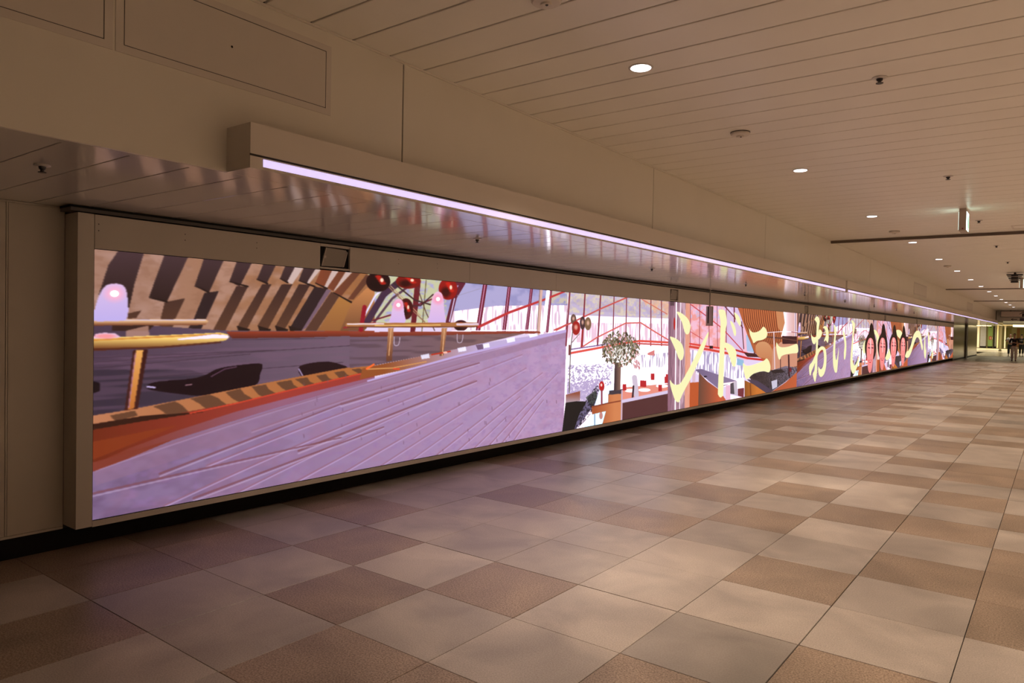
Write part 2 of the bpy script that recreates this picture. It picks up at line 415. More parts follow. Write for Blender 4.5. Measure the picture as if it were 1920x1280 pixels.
def draw_interior(p):
    rs0 = np.random.RandomState(11)
    n2 = lambda a, b, k: 0.5*noise2(p.h, p.w, a, b, k)+0.3*noise2(p.h, p.w, a*0.47, b*0.47, k+50)+0.2*noise2(p.h, p.w, a*0.21+1, b*0.21+1, k+90)
    N1 = n2(9, 14, 1); N2 = n2(26, 40, 2); N3 = n2(4, 5, 3)
    streak = noise2(p.h, p.w, 40, 5, 4); wide = noise2(p.h, p.w, 5, 60, 5)
    hi = lambda n, t, s_=0.22: np.clip((n-t+0.06)/s_, 0, 1)
    p.img[:] = np.array((228, 208, 240), np.float32)/255
    # ---------- outside view behind the glass (middle third)
    p.frame(640, 480, 3.765)
    p.poly([(120, 90), (2500, 120), (2500, 420), (900, 420), (120, 480)], (178, 170, 214))
    p.poly([(120, 90), (2500, 120), (2500, 420), (900, 420), (120, 480)], (150, 146, 196), 0.8, tex=hi(N2, 0.55))
    p.poly([(120, 90), (720, 120), (760, 470), (120, 480)], (206, 206, 160), 0.9, tex=hi(N1, 0.35))
    p.poly([(1450, 240), (2500, 300), (2500, 380), (1450, 330)], (214, 200, 170), 0.8, tex=hi(N1, 0.45))
    p.poly([(780, 390), (1100, 350), (1700, 345), (1700, 560), (780, 540)], (246, 226, 244))
    p.poly([(780, 390), (1100, 350), (1700, 345), (1700, 560), (780, 540)], (226, 188, 214), 0.7, tex=hi(streak, 0.55))
    # ---------- ribbed concrete vault on the left
    p.frame(160, 440, 3.5556)
    p.poly([(40, 80), (1870, 250), (1930, 300), (1930, 560), (1860, 640), (900, 660), (40, 600)], ((166, 124, 106), (160, 104, 64), 'u', 300, 1800))
    p.poly([(40, 80), (1870, 250), (1930, 300), (1860, 640), (900, 660), (40, 600)], (196, 158, 150), 0.4, tex=hi(N2, 0.5)); p.poly([(40, 80), (1870, 250), (1930, 300), (1860, 640), (900, 660), (40, 600)], (140, 96, 74), 0.35, tex=hi(N1, 0.55))
    D = (60, 40, 40); D2 = (104, 62, 48)
    up = [[(225,100),(395,110),(330,320),(285,520),(70,560),(90,400),(155,200)], [(530,130),(690,140),(545,445),(425,415)], [(795,150),(925,165),(825,385),(728,345)],
          [(1012,175),(1112,185),(1030,345),(962,310)], [(1190,193),(1272,202),(1210,325),(1145,295)], [(1335,205),(1402,212),(1345,315),(1300,290)],
          [(1457,220),(1537,228),(1475,325),(1425,300)]]
    for q in up: p.poly(q, ((74, 52, 56), (48, 30, 28), 'v', 120, 440))
    for q in [[(1572,232),(1645,240),(1592,350),(1535,320)], [(1690,242),(1735,248),(1655,375),(1612,350)], [(1782,250),(1835,255),(1705,412),(1658,385)], [(1875,262),(1905,290),(1790,430),(1750,430)]]:
        p.poly(q, ((130, 66, 42), (96, 58, 44), 'u', 1560, 1880))
    for q in [[(1645,240),(1690,242),(1615,350),(1592,350)], [(1737,248),(1780,250),(1665,372),(1655,375)], [(1400,212),(1455,220),(1380,330),(1345,315)], [(1535,228),(1570,232),(1490,330),(1475,325)]]: p.poly(q, (206, 178, 172))
    lo = [[(285,525),(375,503),(340,555),(282,560)], [(530,450),(665,423),(600,560),(570,660),(480,650)], [(795,388),(890,375),(760,655),(670,650),(720,570)], [(1010,340),(1085,345),(930,645),(850,640)],
          [(1180,330),(1242,330),(1072,640),(1015,612)], [(1310,330),(1382,330),(1212,640),(1150,605)], [(1425,330),(1500,335),(1322,645),(1265,615)], [(1530,345),(1612,360),(1440,645),(1362,625)]]
    for i, q in enumerate(lo): p.poly(q, ((66, 42, 38), (92, 58, 42), 'v', 340, 640) if i not in (2, 7) else (48, 32, 34))
    p.poly([(1640,380),(1700,400),(1540,645),(1460,645)], (88, 56, 44)); p.poly([(1612,360),(1640,370),(1475,620),(1442,640)], (120, 92, 108))
    p.poly([(1700,405),(1775,450),(1765,545),(1700,645),(1545,645)], ((176, 118, 62), (150, 96, 56), 'v', 420, 640))
    for q in [(745,345,825,385),(962,312,1085,345),(1145,297,1215,325),(1300,292,1350,318),(1425,305,1530,345),(1535,322,1612,358),(1655,385,1775,450),(430,420,545,446)]:
        p.line([(q[0], q[1]), (q[2], q[3])], (6, 12), (34, 20, 18))
    for x in (1030, 1170, 1285, 1375): p.poly([(x-20,605),(x+70,630),(x+60,645),(x-10,640)], (40, 24, 20))
    p.poly([(1775,455),(1870,360),(1930,330),(1930,560),(1860,640),(1700,640)], ((196, 128, 78), (120, 76, 50), 'v', 380, 640))
    # ---------- bulwark behind, rail
    p.poly([(50,580),(960,640),(1400,640),(1930,640),(1930,890),(1180,1020),(300,1190),(50,1260)], ((78, 58, 76), (112, 90, 108), 'u', 100, 1700))
    p.poly([(50,900),(700,900),(1150,1040),(300,1190),(50,1260)], (44, 36, 48), 0.6); p.poly([(50,760),(1930,690),(1930,890),(300,1190),(50,1260)], (120, 88, 112), 0.35, tex=hi(wide, 0.5))
    for y0, y1, x0, x1 in ((850,735,55,1830),(890,795,55,1100),(820,770,55,1250),(960,850,300,1720),(700,690,980,1600)): p.line([(x0, y0), (x1, y1)], 4, (60, 42, 54), 0.8)
    p.poly([(940,645),(1930,640),(1930,668),(1400,686),(980,690)], ((150, 62, 40), (92, 36, 28), 'v', 645, 690))
    # seats
    p.poly([(405,1012),(480,980),(700,960),(800,935),(880,895),(1000,872),(1150,858),(1182,875),(1165,930),(1135,1000),(950,1045),(780,1072),(640,1062),(450,1036)], (26, 9, 16), sm=True)
    p.line([(840,945),(930,895),(1010,880)], 8, (120, 84, 110), 0.7); p.line([(412,1012),(465,1018)], 12, (196, 178, 224)); p.line([(670,1003),(710,997)], 8, (150, 110, 120))
    p.poly([(1422,890),(1470,862),(1600,845),(1690,860),(1745,892),(1560,932),(1450,945)], (34, 14, 20), sm=True); p.line([(1425,895),(1450,940)], 9, (170, 150, 190))
    p.poly([(50,975),(100,990),(95,1040),(50,1060)], (22, 10, 16))
    p.poly([(50,1290),(600,1190),(1000,1110),(1930,900),(1930,1000),(1100,1220),(50,1540)], ((128, 50, 30), (150, 96, 122), 'u', 100, 1300))
    # ---------- counter top with cast stripes, red edge
    p.poly([(50,1205),(300,1165),(780,1072),(1180,992),(1700,893),(1900,862),(1930,905),(1500,1003),(1000,1130),(600,1210),(50,1300)], ((188, 122, 86), (176, 106, 58), 'u', 100, 1500))
    for q in [[(165,1205),(330,1172),(350,1205),(200,1242)], [(450,1145),(600,1110),(650,1140),(705,1195),(545,1200),(500,1165)], [(700,1092),(830,1065),(880,1085),(955,1140),(820,1172),(760,1125)],
              [(935,1050),(1035,1025),(1060,1060),(1135,1102),(1040,1122),(985,1095)], [(1110,1012),(1205,998),(1225,1030),(1292,1068),(1190,1087),(1150,1060)], [(1272,985),(1375,968),(1390,1000),(1442,1030),(1355,1047),(1310,1020)],
              [(1400,962),(1482,950),(1500,980),(1562,1002),(1470,1014)], [(1540,940),(1605,928),(1625,955),(1682,978),(1590,988)], [(1660,917),(1725,906),(1745,930),(1795,950),(1700,962)], [(1775,898),(1830,890),(1870,915),(1830,930)]]:
        p.poly(q, (104, 66, 46))
    p.poly([(50,1270),(600,1195),(1000,1120),(1500,998),(1930,900),(1930,945),(1500,1050),(1000,1180),(600,1310),(300,1420),(50,1530)], ((112, 42, 22), (160, 58, 50), 'u', 50, 1300))
    p.poly([(50,1262),(400,1205),(800,1180),(400,1240),(50,1300)], (52, 24, 16))
    p.line([(700,1190),(1000,1125),(1500,1003),(1900,912)], 9, (206, 66, 44)); p.poly([(50,1380),(500,1290),(620,1270),(300,1400),(50,1500)], (140, 58, 26), 0.7)
    # ---------- left tables
    p.poly([(50,565),(800,562),(822,578),(800,602),(50,606)], ((240, 190, 140), (110, 56, 34), 'v', 572, 606)); p.line([(70,570),(800,568)], 7, (214, 196, 220))
    p.poly([(180,604),(460,604),(420,640),(180,640)], (58, 34, 30)); p.poly([(270,640),(420,604),(430,690),(270,690)], (200, 150, 130), 0.7)
    p.poly([(50,690),(900,652),(952,664),(962,682),(935,705),(700,735),(50,775)], ((255, 214, 120), (96, 46, 24), 'v', 690, 768))
    p.line([(60,702),(900,662)], 10, (214, 140, 60)); p.line([(620,697),(860,676),(945,680)], (10, 30, 22), (236, 216, 236))
    p.line([(60,764),(500,750),(900,716)], 12, (80, 34, 22), 0.8)
    p.poly([(320,768),(418,762),(350,1160),(262,1172)], ((70, 30, 26), (60, 24, 20), 'u', 280, 400)); p.poly([(340,768),(388,766),(325,1160),(285,1165)], ((236, 170, 90), (190, 110, 50), 'v', 770, 1160)); p.line([(335,790),(290,1150)], 8, (180, 120, 140))
    p.poly([(50,560),(66,480),(98,390),(140,338),(200,325),(252,338),(276,380),(287,480),(280,550),(240,574),(60,576)], ((220, 190, 232), (196, 178, 238), 'v', 330, 560), sm=True)
    p.ell(195, 392, 62, 48, (255, 180, 210), 0.9, 0.9); p.ell(195, 392, 30, 22, (255, 246, 250), 1, 0.5)
    p.poly([(50,690),(70,660),(130,652),(200,658),(238,684),(150,692)], (232, 198, 232)); p.ell(135, 676, 70, 16, (255, 140, 140), 0.8, 0.8)
    # ================= middle: windows, balls, second tables
    p.frame(640, 480, 3.765)
    p.line([(400,190),(300,270),(180,470)], 46, (70, 44, 66)); p.line([(480,210),(360,300),(230,470)], 16, (90, 60, 80)); p.line([(330,200),(240,280),(165,420)], 14, (224, 214, 244))
    p.line([(165,360),(140,520)], 30, (150, 22, 40)); p.line([(540,200),(505,530)], (40, 34), (108, 30, 40)); p.line([(600,170),(570,530)], 7, (120, 104, 70))
    p.line([(220,455),(400,400),(650,300)], 10, (110, 26, 44)); p.line([(20,505),(240,470)], 12, (150, 40, 50))
    p.line([(820,190),(860,190),(800,290),(755,465)], 34, (100, 34, 52)); p.line([(800,300),(765,460)], 8, (220, 200, 236))
    for x0, x1, w0 in ((1020, 965, 30), (1192, 1150, 24), (1350, 1310, 19), (1487, 1455, 16), (1612, 1592, 13)):
        p.line([(x0, 180), (x1, 530)], w0, (112, 26, 46)); p.line([(x0-1, 180), (x1-1, 530)], w0*0.25, (206, 140, 176))
    p.line([(970,500),(1180,400),(1440,305),(1600,240)], (18, 13), (196, 54, 56)); p.line([(1520,520),(1600,480),(1730,400)], 12, (214, 70, 66)); p.line([(820,280),(980,230)], 4, (160, 150, 180))
    p.line([(1462,250),(1430,520)], 26, (248, 240, 252)); p.line([(1412,235),(1390,560)], 22, (224, 180, 168)); p.line([(1403,240),(1382,560)], 5, (150, 120, 110))
    p.line([(300,180),(470,350),(590,465)], 8, (150, 110, 84)); p.line([(370,190),(520,310),(640,345)], 10, (60, 40, 40)); p.line([(540,225),(600,400),(660,525)], 6, (90, 56, 50)); p.line([(650,270),(560,350),(500,350)], 9, (70, 40, 44)); p.line([(350,210),(560,420)], 6, (200, 160, 120))
    for cx, cy, rx, ry, c in ((262,180,85,72,(36,12,14)), (475,178,88,52,(126,22,18)), (755,232,66,76,(150,24,20)), (458,372,50,74,(70,20,20)), (845,490,50,38,(60,20,24))):
        p.ell(cx, cy, rx, ry, c); p.ell(cx-rx*0.25, cy+ry*0.3, rx*0.5, ry*0.45, (24, 8, 8), 0.7, 0.8)
        for k in range(4): p.ell(cx+rx*(0.2+0.13*k-0.2), cy-ry*(0.5-0.22*k), rx*0.26, ry*0.14, (214, 40, 26), 0.8, 0.7)
        p.ell(cx+rx*0.3, cy-ry*0.15, rx*0.14, ry*0.2, (255, 226, 200), 1, 0.5)
    for q in ([(345,470),(352,420),(368,340),(400,302),(434,320),(446,400),(448,470)], [(618,472),(626,400),(645,290),(680,250),(716,276),(728,380),(730,472)]):
        p.poly(q, ((240, 196, 228), (216, 184, 236), 'v', 280, 460), sm=True)
    for cx, cy in ((404, 345), (684, 303)): p.ell(cx, cy, 34, 34, (255, 150, 180), 0.8, 0.9); p.ell(cx, cy, 14, 14, (255, 250, 252), 1, 0.5)
    p.line([(40,497),(960,497)], 6, (70, 34, 26)); p.line([(45,486),(955,482)], 28, (176, 112, 64)); p.line([(45,480),(300,478)], 10, (238, 214, 220)); p.line([(240,490),(700,486)], 8, (240, 190, 110)); p.line([(820,482),(962,480)], 16, (232, 204, 220)); p.line([(45,500),(940,500)], 6, (96, 50, 34))
    p.line([(780,530),(1380,522)], 8, (242, 226, 240))
    p.poly([(60,536),(1400,530),(1410,545),(760,556),(60,571)], ((150, 66, 50), (110, 44, 30), 'v', 536, 570))
    p.poly([(60,571),(760,556),(1300,545),(980,620),(700,680),(240,770),(60,790)], ((112, 88, 106), (130, 96, 96), 'u', 60, 1100)); p.poly([(60,571),(760,556),(1300,545),(980,620),(700,680),(240,770),(60,790)], (84, 62, 70), 0.5, tex=hi(wide, 0.55))
    p.poly([(150,792),(240,772),(700,680),(980,618),(1600,524),(1610,540),(900,690),(400,812),(130,870)], ((150, 80, 40), (196, 176, 220), 'u', 300, 1000))
    for x, y in ((560,715),(820,665),(985,640),(1165,600),(1325,570)): p.poly([(x,y-16),(x+60,y-28),(x+66,y+4),(x+8,y+14)], (226, 222, 244), 0.9)
    p.poly([(950,628),(1000,620),(1005,655),(965,662)], (96, 66, 96), 0.8)
    for x in (325, 702):
        p.poly([(x+8,508),(x+46,506),(x+34 if x<400 else x+20,738 if x<400 else 702),(x-8,744 if x<400 else 706)], ((190, 132, 92), (110, 64, 46), 'v', 510, 730)); p.line([(x+28,512),(x+12,700)], 7, (226, 168, 120))
    for x, y in ((412, 580), (858, 560)): p.line([(x-38,y-10),(x-36,y+45),(x-10,y+48),(x,y+20),(x+2,y-5)], 5, (200, 180, 200), sm=True)
    p.line([(180,798),(360,790),(600,745)], 8, (214, 150, 90)); p.line([(180,795),(230,765)], 14, (255, 110, 50)); p.line([(370,796),(410,796)], 8, (255, 70, 40)); p.line([(640,695),(770,672)], 10, (190, 50, 30)); p.ell(735, 680, 16, 8, (255, 190, 170))
    
    # ================= white-washed boards of the boat shaped bulwark in front
    p.frame(0, 0, 1)
    hull = [(170,868),(320,826),(500,770),(690,715),(860,668),(1066,622),(1066,845),(165,985)]
    p.poly(hull, ((116, 90, 124), (190, 154, 194), 'u', 180, 1040)); p.poly(hull, (160, 136, 178), 0.35, tex=hi(N2, 0.45)); p.poly(hull, (150, 112, 170), 0.3, tex=hi(N1, 0.6)); p.poly(hull, (178, 120, 146), 0.18, tex=hi(N2[::-1], 0.55))
    for k, t in enumerate(np.linspace(0.0, 1.0, 15)):
        ang = math.radians(16.5+38*t**1.15); x1, y1 = 1090, 612+50*t
        L = 1000 if t < 0.45 else 1000-620*(t-0.45)/0.55
        a0 = (0.18 if k % 2 else 0.0)*L; pts = [(x1-L*math.cos(ang)*s_, y1+L*math.sin(ang)*s_-14*math.sin(s_*3.14)) for s_ in np.linspace(0.12+0.1*(k % 3), 0.95-0.1*((k*7) % 4), 9)]
        p.line(pts, (1.2, 3.2), (150, 98, 116), 0.6, sm=True); p.line([(a, b+3) for a, b in pts], (1.0, 2.4), (206, 178, 224), 0.6, sm=True)
    for a, b, x, y in ((300,888,640,757),(640,757,899,680),(560,845,894,714),(175,925,640,820),(363,934,720,800)): p.line([(a, b), (x, y)], (4.2, 2.2), (126, 74, 84), 0.75); p.line([(a, b+5), (x, y+3)], (3.0, 1.6), (206, 180, 214), 0.5)
    p.poly([(320,826),(690,715),(1066,622),(1066,632),(900,678),(640,757),(300,872),(180,910),(172,868)], (150, 112, 138), 0.45)
    for k in range(46):
        x = 560+490*rs0.rand(); y = 700+150*rs0.rand(); p.line([(x, y), (x+0.5, y+5)], 1.6, (120, 84, 110), 0.6)
    p.line([(690,714),(860,667),(1062,620)], (3, 5), (196, 172, 226)); p.poly([(170,868),(330,822),(240,860),(172,885)], (130, 52, 34), 0.9)
    # ================= restaurant hall on the right
    p.frame(1040, 520, 4.266)
    p.poly([(108,60),(960,60),(960,1250),(70,1250)], (246, 226, 246))
    p.poly([(108,60),(960,80),(960,330),(108,300)], (200, 184, 214)); p.poly([(108,60),(960,80),(960,330),(108,280)], (238, 222, 176), 0.6, tex=hi(N1, 0.45)); p.poly([(108,60),(960,80),(960,310),(108,260)], (160, 140, 176), 0.3, tex=hi(N2[::-1], 0.5))
    p.poly([(690,150),(960,170),(960,330),(780,320)], (248, 176, 130), 0.6, tex=hi(N2, 0.4)); p.poly([(108,360),(960,370),(960,520),(108,520)], (244, 200, 222), 0.8, tex=hi(streak, 0.4))
    for a, b, x in ((124, 92, 105), (246, 222, 230), (372, 344, 354), (478, 466, 470), (578, 570, 574), (684, 680, 682), (772, 770, 771), (856, 856, 856)): p.line([(a, 100), (b, 545)], 7 if a > 400 else 11, (132, 48, 62))
    p.line([(0,420),(120,370),(370,250),(580,160)], 11, (206, 84, 78)); p.line([(215,560),(340,480),(570,365),(690,362),(780,420),(912,500)], 9, (222, 96, 86)); p.line([(700,175),(900,292)], 7, (214, 110, 90)); p.line([(235,290),(215,555)], 12, (170, 44, 50))
    p.line([(130,605),(330,568),(520,530),(680,508),(915,520)], 16, (232, 84, 70)); p.line([(130,575),(340,545),(600,500)], 8, (120, 96, 150)); p.line([(660,528),(915,540)], 10, (206, 70, 60))
    p.poly([(120,640),(920,560),(920,760),(110,960)], (252, 240, 252)); p.poly([(110,700),(470,690),(450,900),(100,930)], (168, 150, 196), 0.9, tex=hi(N3, 0.5)); p.poly([(690,620),(910,600),(910,720),(690,720)], (176, 156, 196), 0.8, tex=hi(streak, 0.6))
    p.poly([(100,860),(400,800),(330,1000),(100,1000)], (186, 166, 210), 0.9, tex=hi(N3, 0.3)); p.poly([(745,605),(800,580),(800,625),(745,620)], (222, 130, 130))
    p.poly([(545,850),(915,790),(915,930),(545,1000)], (236, 146, 130)); p.poly([(545,760),(915,740),(915,850),(545,880)], (250, 226, 240))
    for x, y in ((590,858),(720,900),(780,830),(860,868),(610,905)): p.ell(x, y, 48, 14, (255, 238, 248))
    for x, y in ((785,795),(845,885),(895,820),(700,850),(560,880),(720,852),(905,800)): p.poly([(x-14,y-26),(x+14,y-26),(x+14,y+24),(x-14,y+24)], (190, 38, 46))
    p.line([(640,800),(655,940)], 40, (212, 196, 216)); p.line([(632,870),(625,960)], 14, (60, 40, 50))
    for cx, cy, rx, ry, c in ((152,335,22,42,(110,80,70)),(172,404,33,56,(166,34,32)),(225,364,22,52,(74,48,52)),(268,370,26,52,(128,96,70))):
        p.ell(cx, cy, rx, ry, c); p.ell(cx, cy-6, rx*0.4, ry*0.35, (246, 190, 170), 0.8, 0.9)
    p.line([(150,380),(128,600),(118,920)], 6, (96, 84, 76)); p.line([(200,450),(140,520)], 4, (110, 90, 80)); p.poly([(113,540),(128,540),(126,620),(112,620)], (120, 60, 60))
    p.poly([(92,938),(205,908),(205,985),(90,1010)], ((150, 84, 66), (176, 150, 160), 'v', 930, 990))
    p.poly([(90,1002),(180,990),(255,992),(215,1120),(150,1240),(60,1245)], (27, 24, 25)); p.poly([(200,1090),(300,930),(345,900),(335,1000),(250,1110),(150,1240)], (110, 100, 134)); p.poly([(250,960),(330,900),(345,960),(300,1040)], (60, 70, 60), 0.8); p.poly([(200,1060),(330,870),(372,860),(350,1010),(250,1140),(150,1240)], (30, 24, 34), 0.9, tex=hi(N3, 0.5))
    p.poly([(365,880),(475,848),(472,940),(430,1000),(318,1030)], (206, 224, 248)); p.ell(378, 870, 21, 40, (190, 34, 36)); p.ell(375, 860, 8, 12, (255, 210, 200)); p.line([(378,905),(378,1010)], 12, (150, 60, 70))
    p.poly([(430,934),(545,924),(545,1180),(380,1200),(300,1090),(298,1030),(430,1002)], ((170, 84, 48), (214, 132, 84), 'u', 320, 480)); p.poly([(438,905),(545,893),(545,928),(436,938)], (66, 56, 66)); p.line([(305,1035),(430,1005),(540,985)], 10, (140, 66, 44))
    p.poly([(225,1215),(300,1095),(412,1068),(378,1190),(220,1240)], (190, 226, 250)); p.line([(322,1095),(322,1210)], 7, (140, 150, 190)); p.ell(372, 1105, 14, 28, (206, 130, 120), 0.9)
    p.line([(540,905),(535,1180)], 12, (206, 176, 200)); p.poly([(545,1002),(910,928),(910,1150),(540,1230)], (86, 48, 50)); p.line([(548,990),(910,915)], 26, (220, 204, 236))
    p.poly([(482,680),(532,680),(526,900),(476,908)], ((60, 44, 50), (130, 96, 84), 'u', 480, 520))
    rs = np.random.RandomState(5)
    for k in range(520):
        a = rs.rand()*6.283; r_ = rs.rand()**0.7; x = 525+150*r_*math.cos(a); y = 565+135*r_*math.sin(a)
        c = [(92, 88, 58), (60, 58, 40), (110, 104, 74), (140, 130, 98), (76, 60, 44), (206, 150, 140)][rs.randint(6)]
        if 545 < y < 670 and 460 < x < 600 and rs.rand() < 0.55: c = (222, 214, 208)
        p.line([(x, y), (x+rs.uniform(-12, 12), y+rs.uniform(4, 22))], rs.uniform(5, 12), c, 0.9)
    for k in range(60): x = 620+rs.rand()*60; y = 600+rs.rand()*130; p.line([(x, y), (x+5, y+12)], 8, (206, 130, 136) if k % 2 else (244, 226, 232), 0.8)
    # trunk like columns
    p.poly([(914,120),(1090,130),(1084,1100),(904,1130)], ((150, 104, 124), (226, 190, 206), 'u', 914, 1080)); p.poly([(914,120),(1090,130),(1084,1100),(904,1130)], (120, 86, 104), 0.55, tex=hi(streak, 0.55))
    p.poly([(1050,140),(1090,140),(1084,1100),(1040,1100)], (240, 160, 130), 0.85); p.line([(975,200),(965,1060)], 9, (244, 226, 236)); p.line([(1010,200),(1002,1060)], 6, (240, 222, 232)); p.poly([(925,180),(958,180),(958,225),(925,225)], (92, 66, 74)); p.ell(960, 370, 7, 50, (190, 40, 40))
    # right half windows
    p.frame(1240, 560, 5.565)
    p.poly([(300,20),(900,60),(900,640),(300,560)], (248, 192, 214)); p.poly([(300,20),(700,50),(700,560),(300,500)], (242, 150, 140), 0.8, tex=hi(N2, 0.5)); p.poly([(300,20),(900,60),(900,300),(300,200)], (206, 196, 236), 0.8, tex=hi(N1, 0.55))
    p.poly([(680,60),(860,80),(860,640),(680,620)], (222, 196, 232), 0.9)
    for x0, x1, wd in ((305,303,6),(403,400,6),(500,500,6),(583,588,6),(680,680,8)): p.line([(x0, 40), (x1, 500)], wd, (150, 70, 90))
    p.line([(310,60),(460,170),(640,310),(850,540)], 9, (206, 56, 66)); p.line([(310,345),(430,420)], 7, (214, 80, 80))
    p.line([(665,80),(780,210),(850,300)], 10, (110, 36, 60)); p.line([(690,75),(850,270)], 5, (236, 220, 244)); p.line([(762,90),(765,240)], 12, (120, 30, 50)); p.line([(800,80),(880,280),(975,570)], 12, (84, 34, 40)); p.line([(840,240),(862,520)], 9, (90, 30, 40))
    p.poly([(885,380),(900,370),(970,560),(895,545)], (176, 196, 232))
    p.line([(300,468),(500,500),(700,525)], 16, (226, 60, 54)); p.line([(300,500),(500,530),(700,570)], 22, (216, 66, 52)); p.line([(780,535),(900,570),(1100,625)], 18, (200, 44, 40)); p.line([(790,590),(900,620),(1090,640)], 20, (206, 46, 44)); p.poly([(505,490),(540,492),(540,520),(505,520)], (40, 20, 26)); p.poly([(860,560),(980,570),(1040,610),(900,605)], (70, 30, 34))
    p.poly([(300,530),(600,565),(860,640),(870,950),(560,900),(340,760)], (238, 222, 244)); p.poly([(300,530),(600,565),(860,640),(870,820),(560,860),(340,760)], (160, 148, 190), 0.8, tex=hi(streak, 0.5)); p.poly([(790,620),(860,640),(860,700),(790,690)], (150, 190, 224))
    p.poly([(355,740),(420,732),(790,858),(650,910),(600,940)], ((118, 100, 134), (140, 120, 156), 'u', 360, 700)); p.poly([(440,805),(475,803),(480,815),(450,820)], (40, 30, 44)); p.poly([(640,880),(790,858),(770,880),(650,900)], (250, 220, 230))
    p.poly([(300,875),(395,868),(392,1150),(295,1160)], (192, 88, 46)); p.poly([(395,770),(480,860),(600,945),(672,1050),(672,1090),(385,1150)], ((110, 70, 56), (200, 92, 58), 'u', 400, 600)); p.poly([(325,750),(360,745),(356,868),(325,872)], (226, 190, 206))
    p.poly([(675,905),(722,900),(722,1070),(672,1080)], (240, 190, 216)); p.poly([(722,885),(785,860),(790,1000),(722,990)], (86, 76, 84)); p.poly([(755,870),(790,858),(795,1010),(765,1000)], (204, 190, 206)); p.poly([(722,1000),(850,1030),(722,1065)], (252, 220, 236)); p.poly([(800,940),(865,930),(860,1030),(800,1010)], (120, 50, 60))
    # ribbed timber vault, kitchen
    p.poly([(790,60),(1460,100),(1460,700),(1130,700),(975,560),(900,380)], (184, 96, 56))
    for k in range(17):
        x0 = 855+k*22; x1 = 940+k*17; p.line([(x0, 80), (x0+18, 250), (x1+36, 470)], (5, 9), (96, 44, 28), 0.9); p.line([(x0+9, 80), (x0+27, 250), (x1+45, 470)], 4, (226, 140, 88), 0.7)
    p.poly([(1195,110),(1275,115),(1295,260),(1290,420),(1220,300)], (206, 136, 92)); p.poly([(1272,118),(1420,130),(1418,390),(1250,395),(1290,250)], ((250, 222, 232), (226, 176, 170), 'u', 1290, 1400)); p.line([(1400,125),(1405,900)], 20, (238, 214, 232)); p.line([(1400,130),(1406,600)], 5, (70, 30, 40))
    p.poly([(985,500),(1030,450),(1110,460),(1165,560),(1160,760),(1140,780),(1120,640),(1010,600)], ((212, 150, 106), (196, 120, 80), 'v', 460, 700), sm=True)
    p.poly([(1165,520),(1250,450),(1420,450),(1420,720),(1150,740)], (210, 146, 120)); p.poly([(1262,388),(1415,392),(1418,470),(1265,470)], (58, 22, 30)); p.line([(1105,398),(1260,412),(1410,435)], 14, (96, 56, 50)); p.line([(1105,352),(1260,342),(1430,345)], 7, (236, 224, 240)); p.line([(1175,345),(1190,920)], 10, (234, 206, 214)); p.line([(1360,345),(1440,355)], 6, (150, 50, 60))
    p.poly([(905,800),(1030,760),(1160,745),(1300,700),(1420,720),(1420,780),(1300,860),(1150,970),(1000,930)], ((70, 56, 58), (150, 136, 160), 'u', 1050, 1400)); p.poly([(905,800),(1420,700),(1420,780),(1150,970)], (34, 28, 32), 0.85, tex=hi(N3, 0.45)); p.poly([(1150,860),(1210,840),(1210,920),(1160,945)], (206, 200, 220)); p.poly([(1140,745),(1250,735),(1300,765),(1170,780)], (40, 30, 34)); p.line([(1330,590),(1335,800)], 16, (64, 24, 34)); p.line([(1245,630),(1245,740)], 7, (60, 30, 36)); p.ell(1350, 740, 10, 22, (120, 20, 40))
    p.poly([(895,840),(1000,850),(1150,950),(1140,990),(1050,980)], (76, 62, 82)); p.poly([(870,850),(960,890),(1100,985),(870,1060)], ((150, 86, 34), (206, 120, 50), 'u', 880, 1000)); p.line([(930,880),(935,1030)], 14, (120, 58, 24), 0.7)
    p.poly([(1420,760),(1300,870),(1130,985),(1420,990)], ((170, 84, 52), (200, 96, 56), 'u', 1150, 1420)); p.poly([(1424,110),(1460,115),(1460,1000),(1424,1000)], (44, 40, 60)); p.poly([(1436,110),(1460,115),(1460,1000),(1436,1000)], (240, 232, 250))

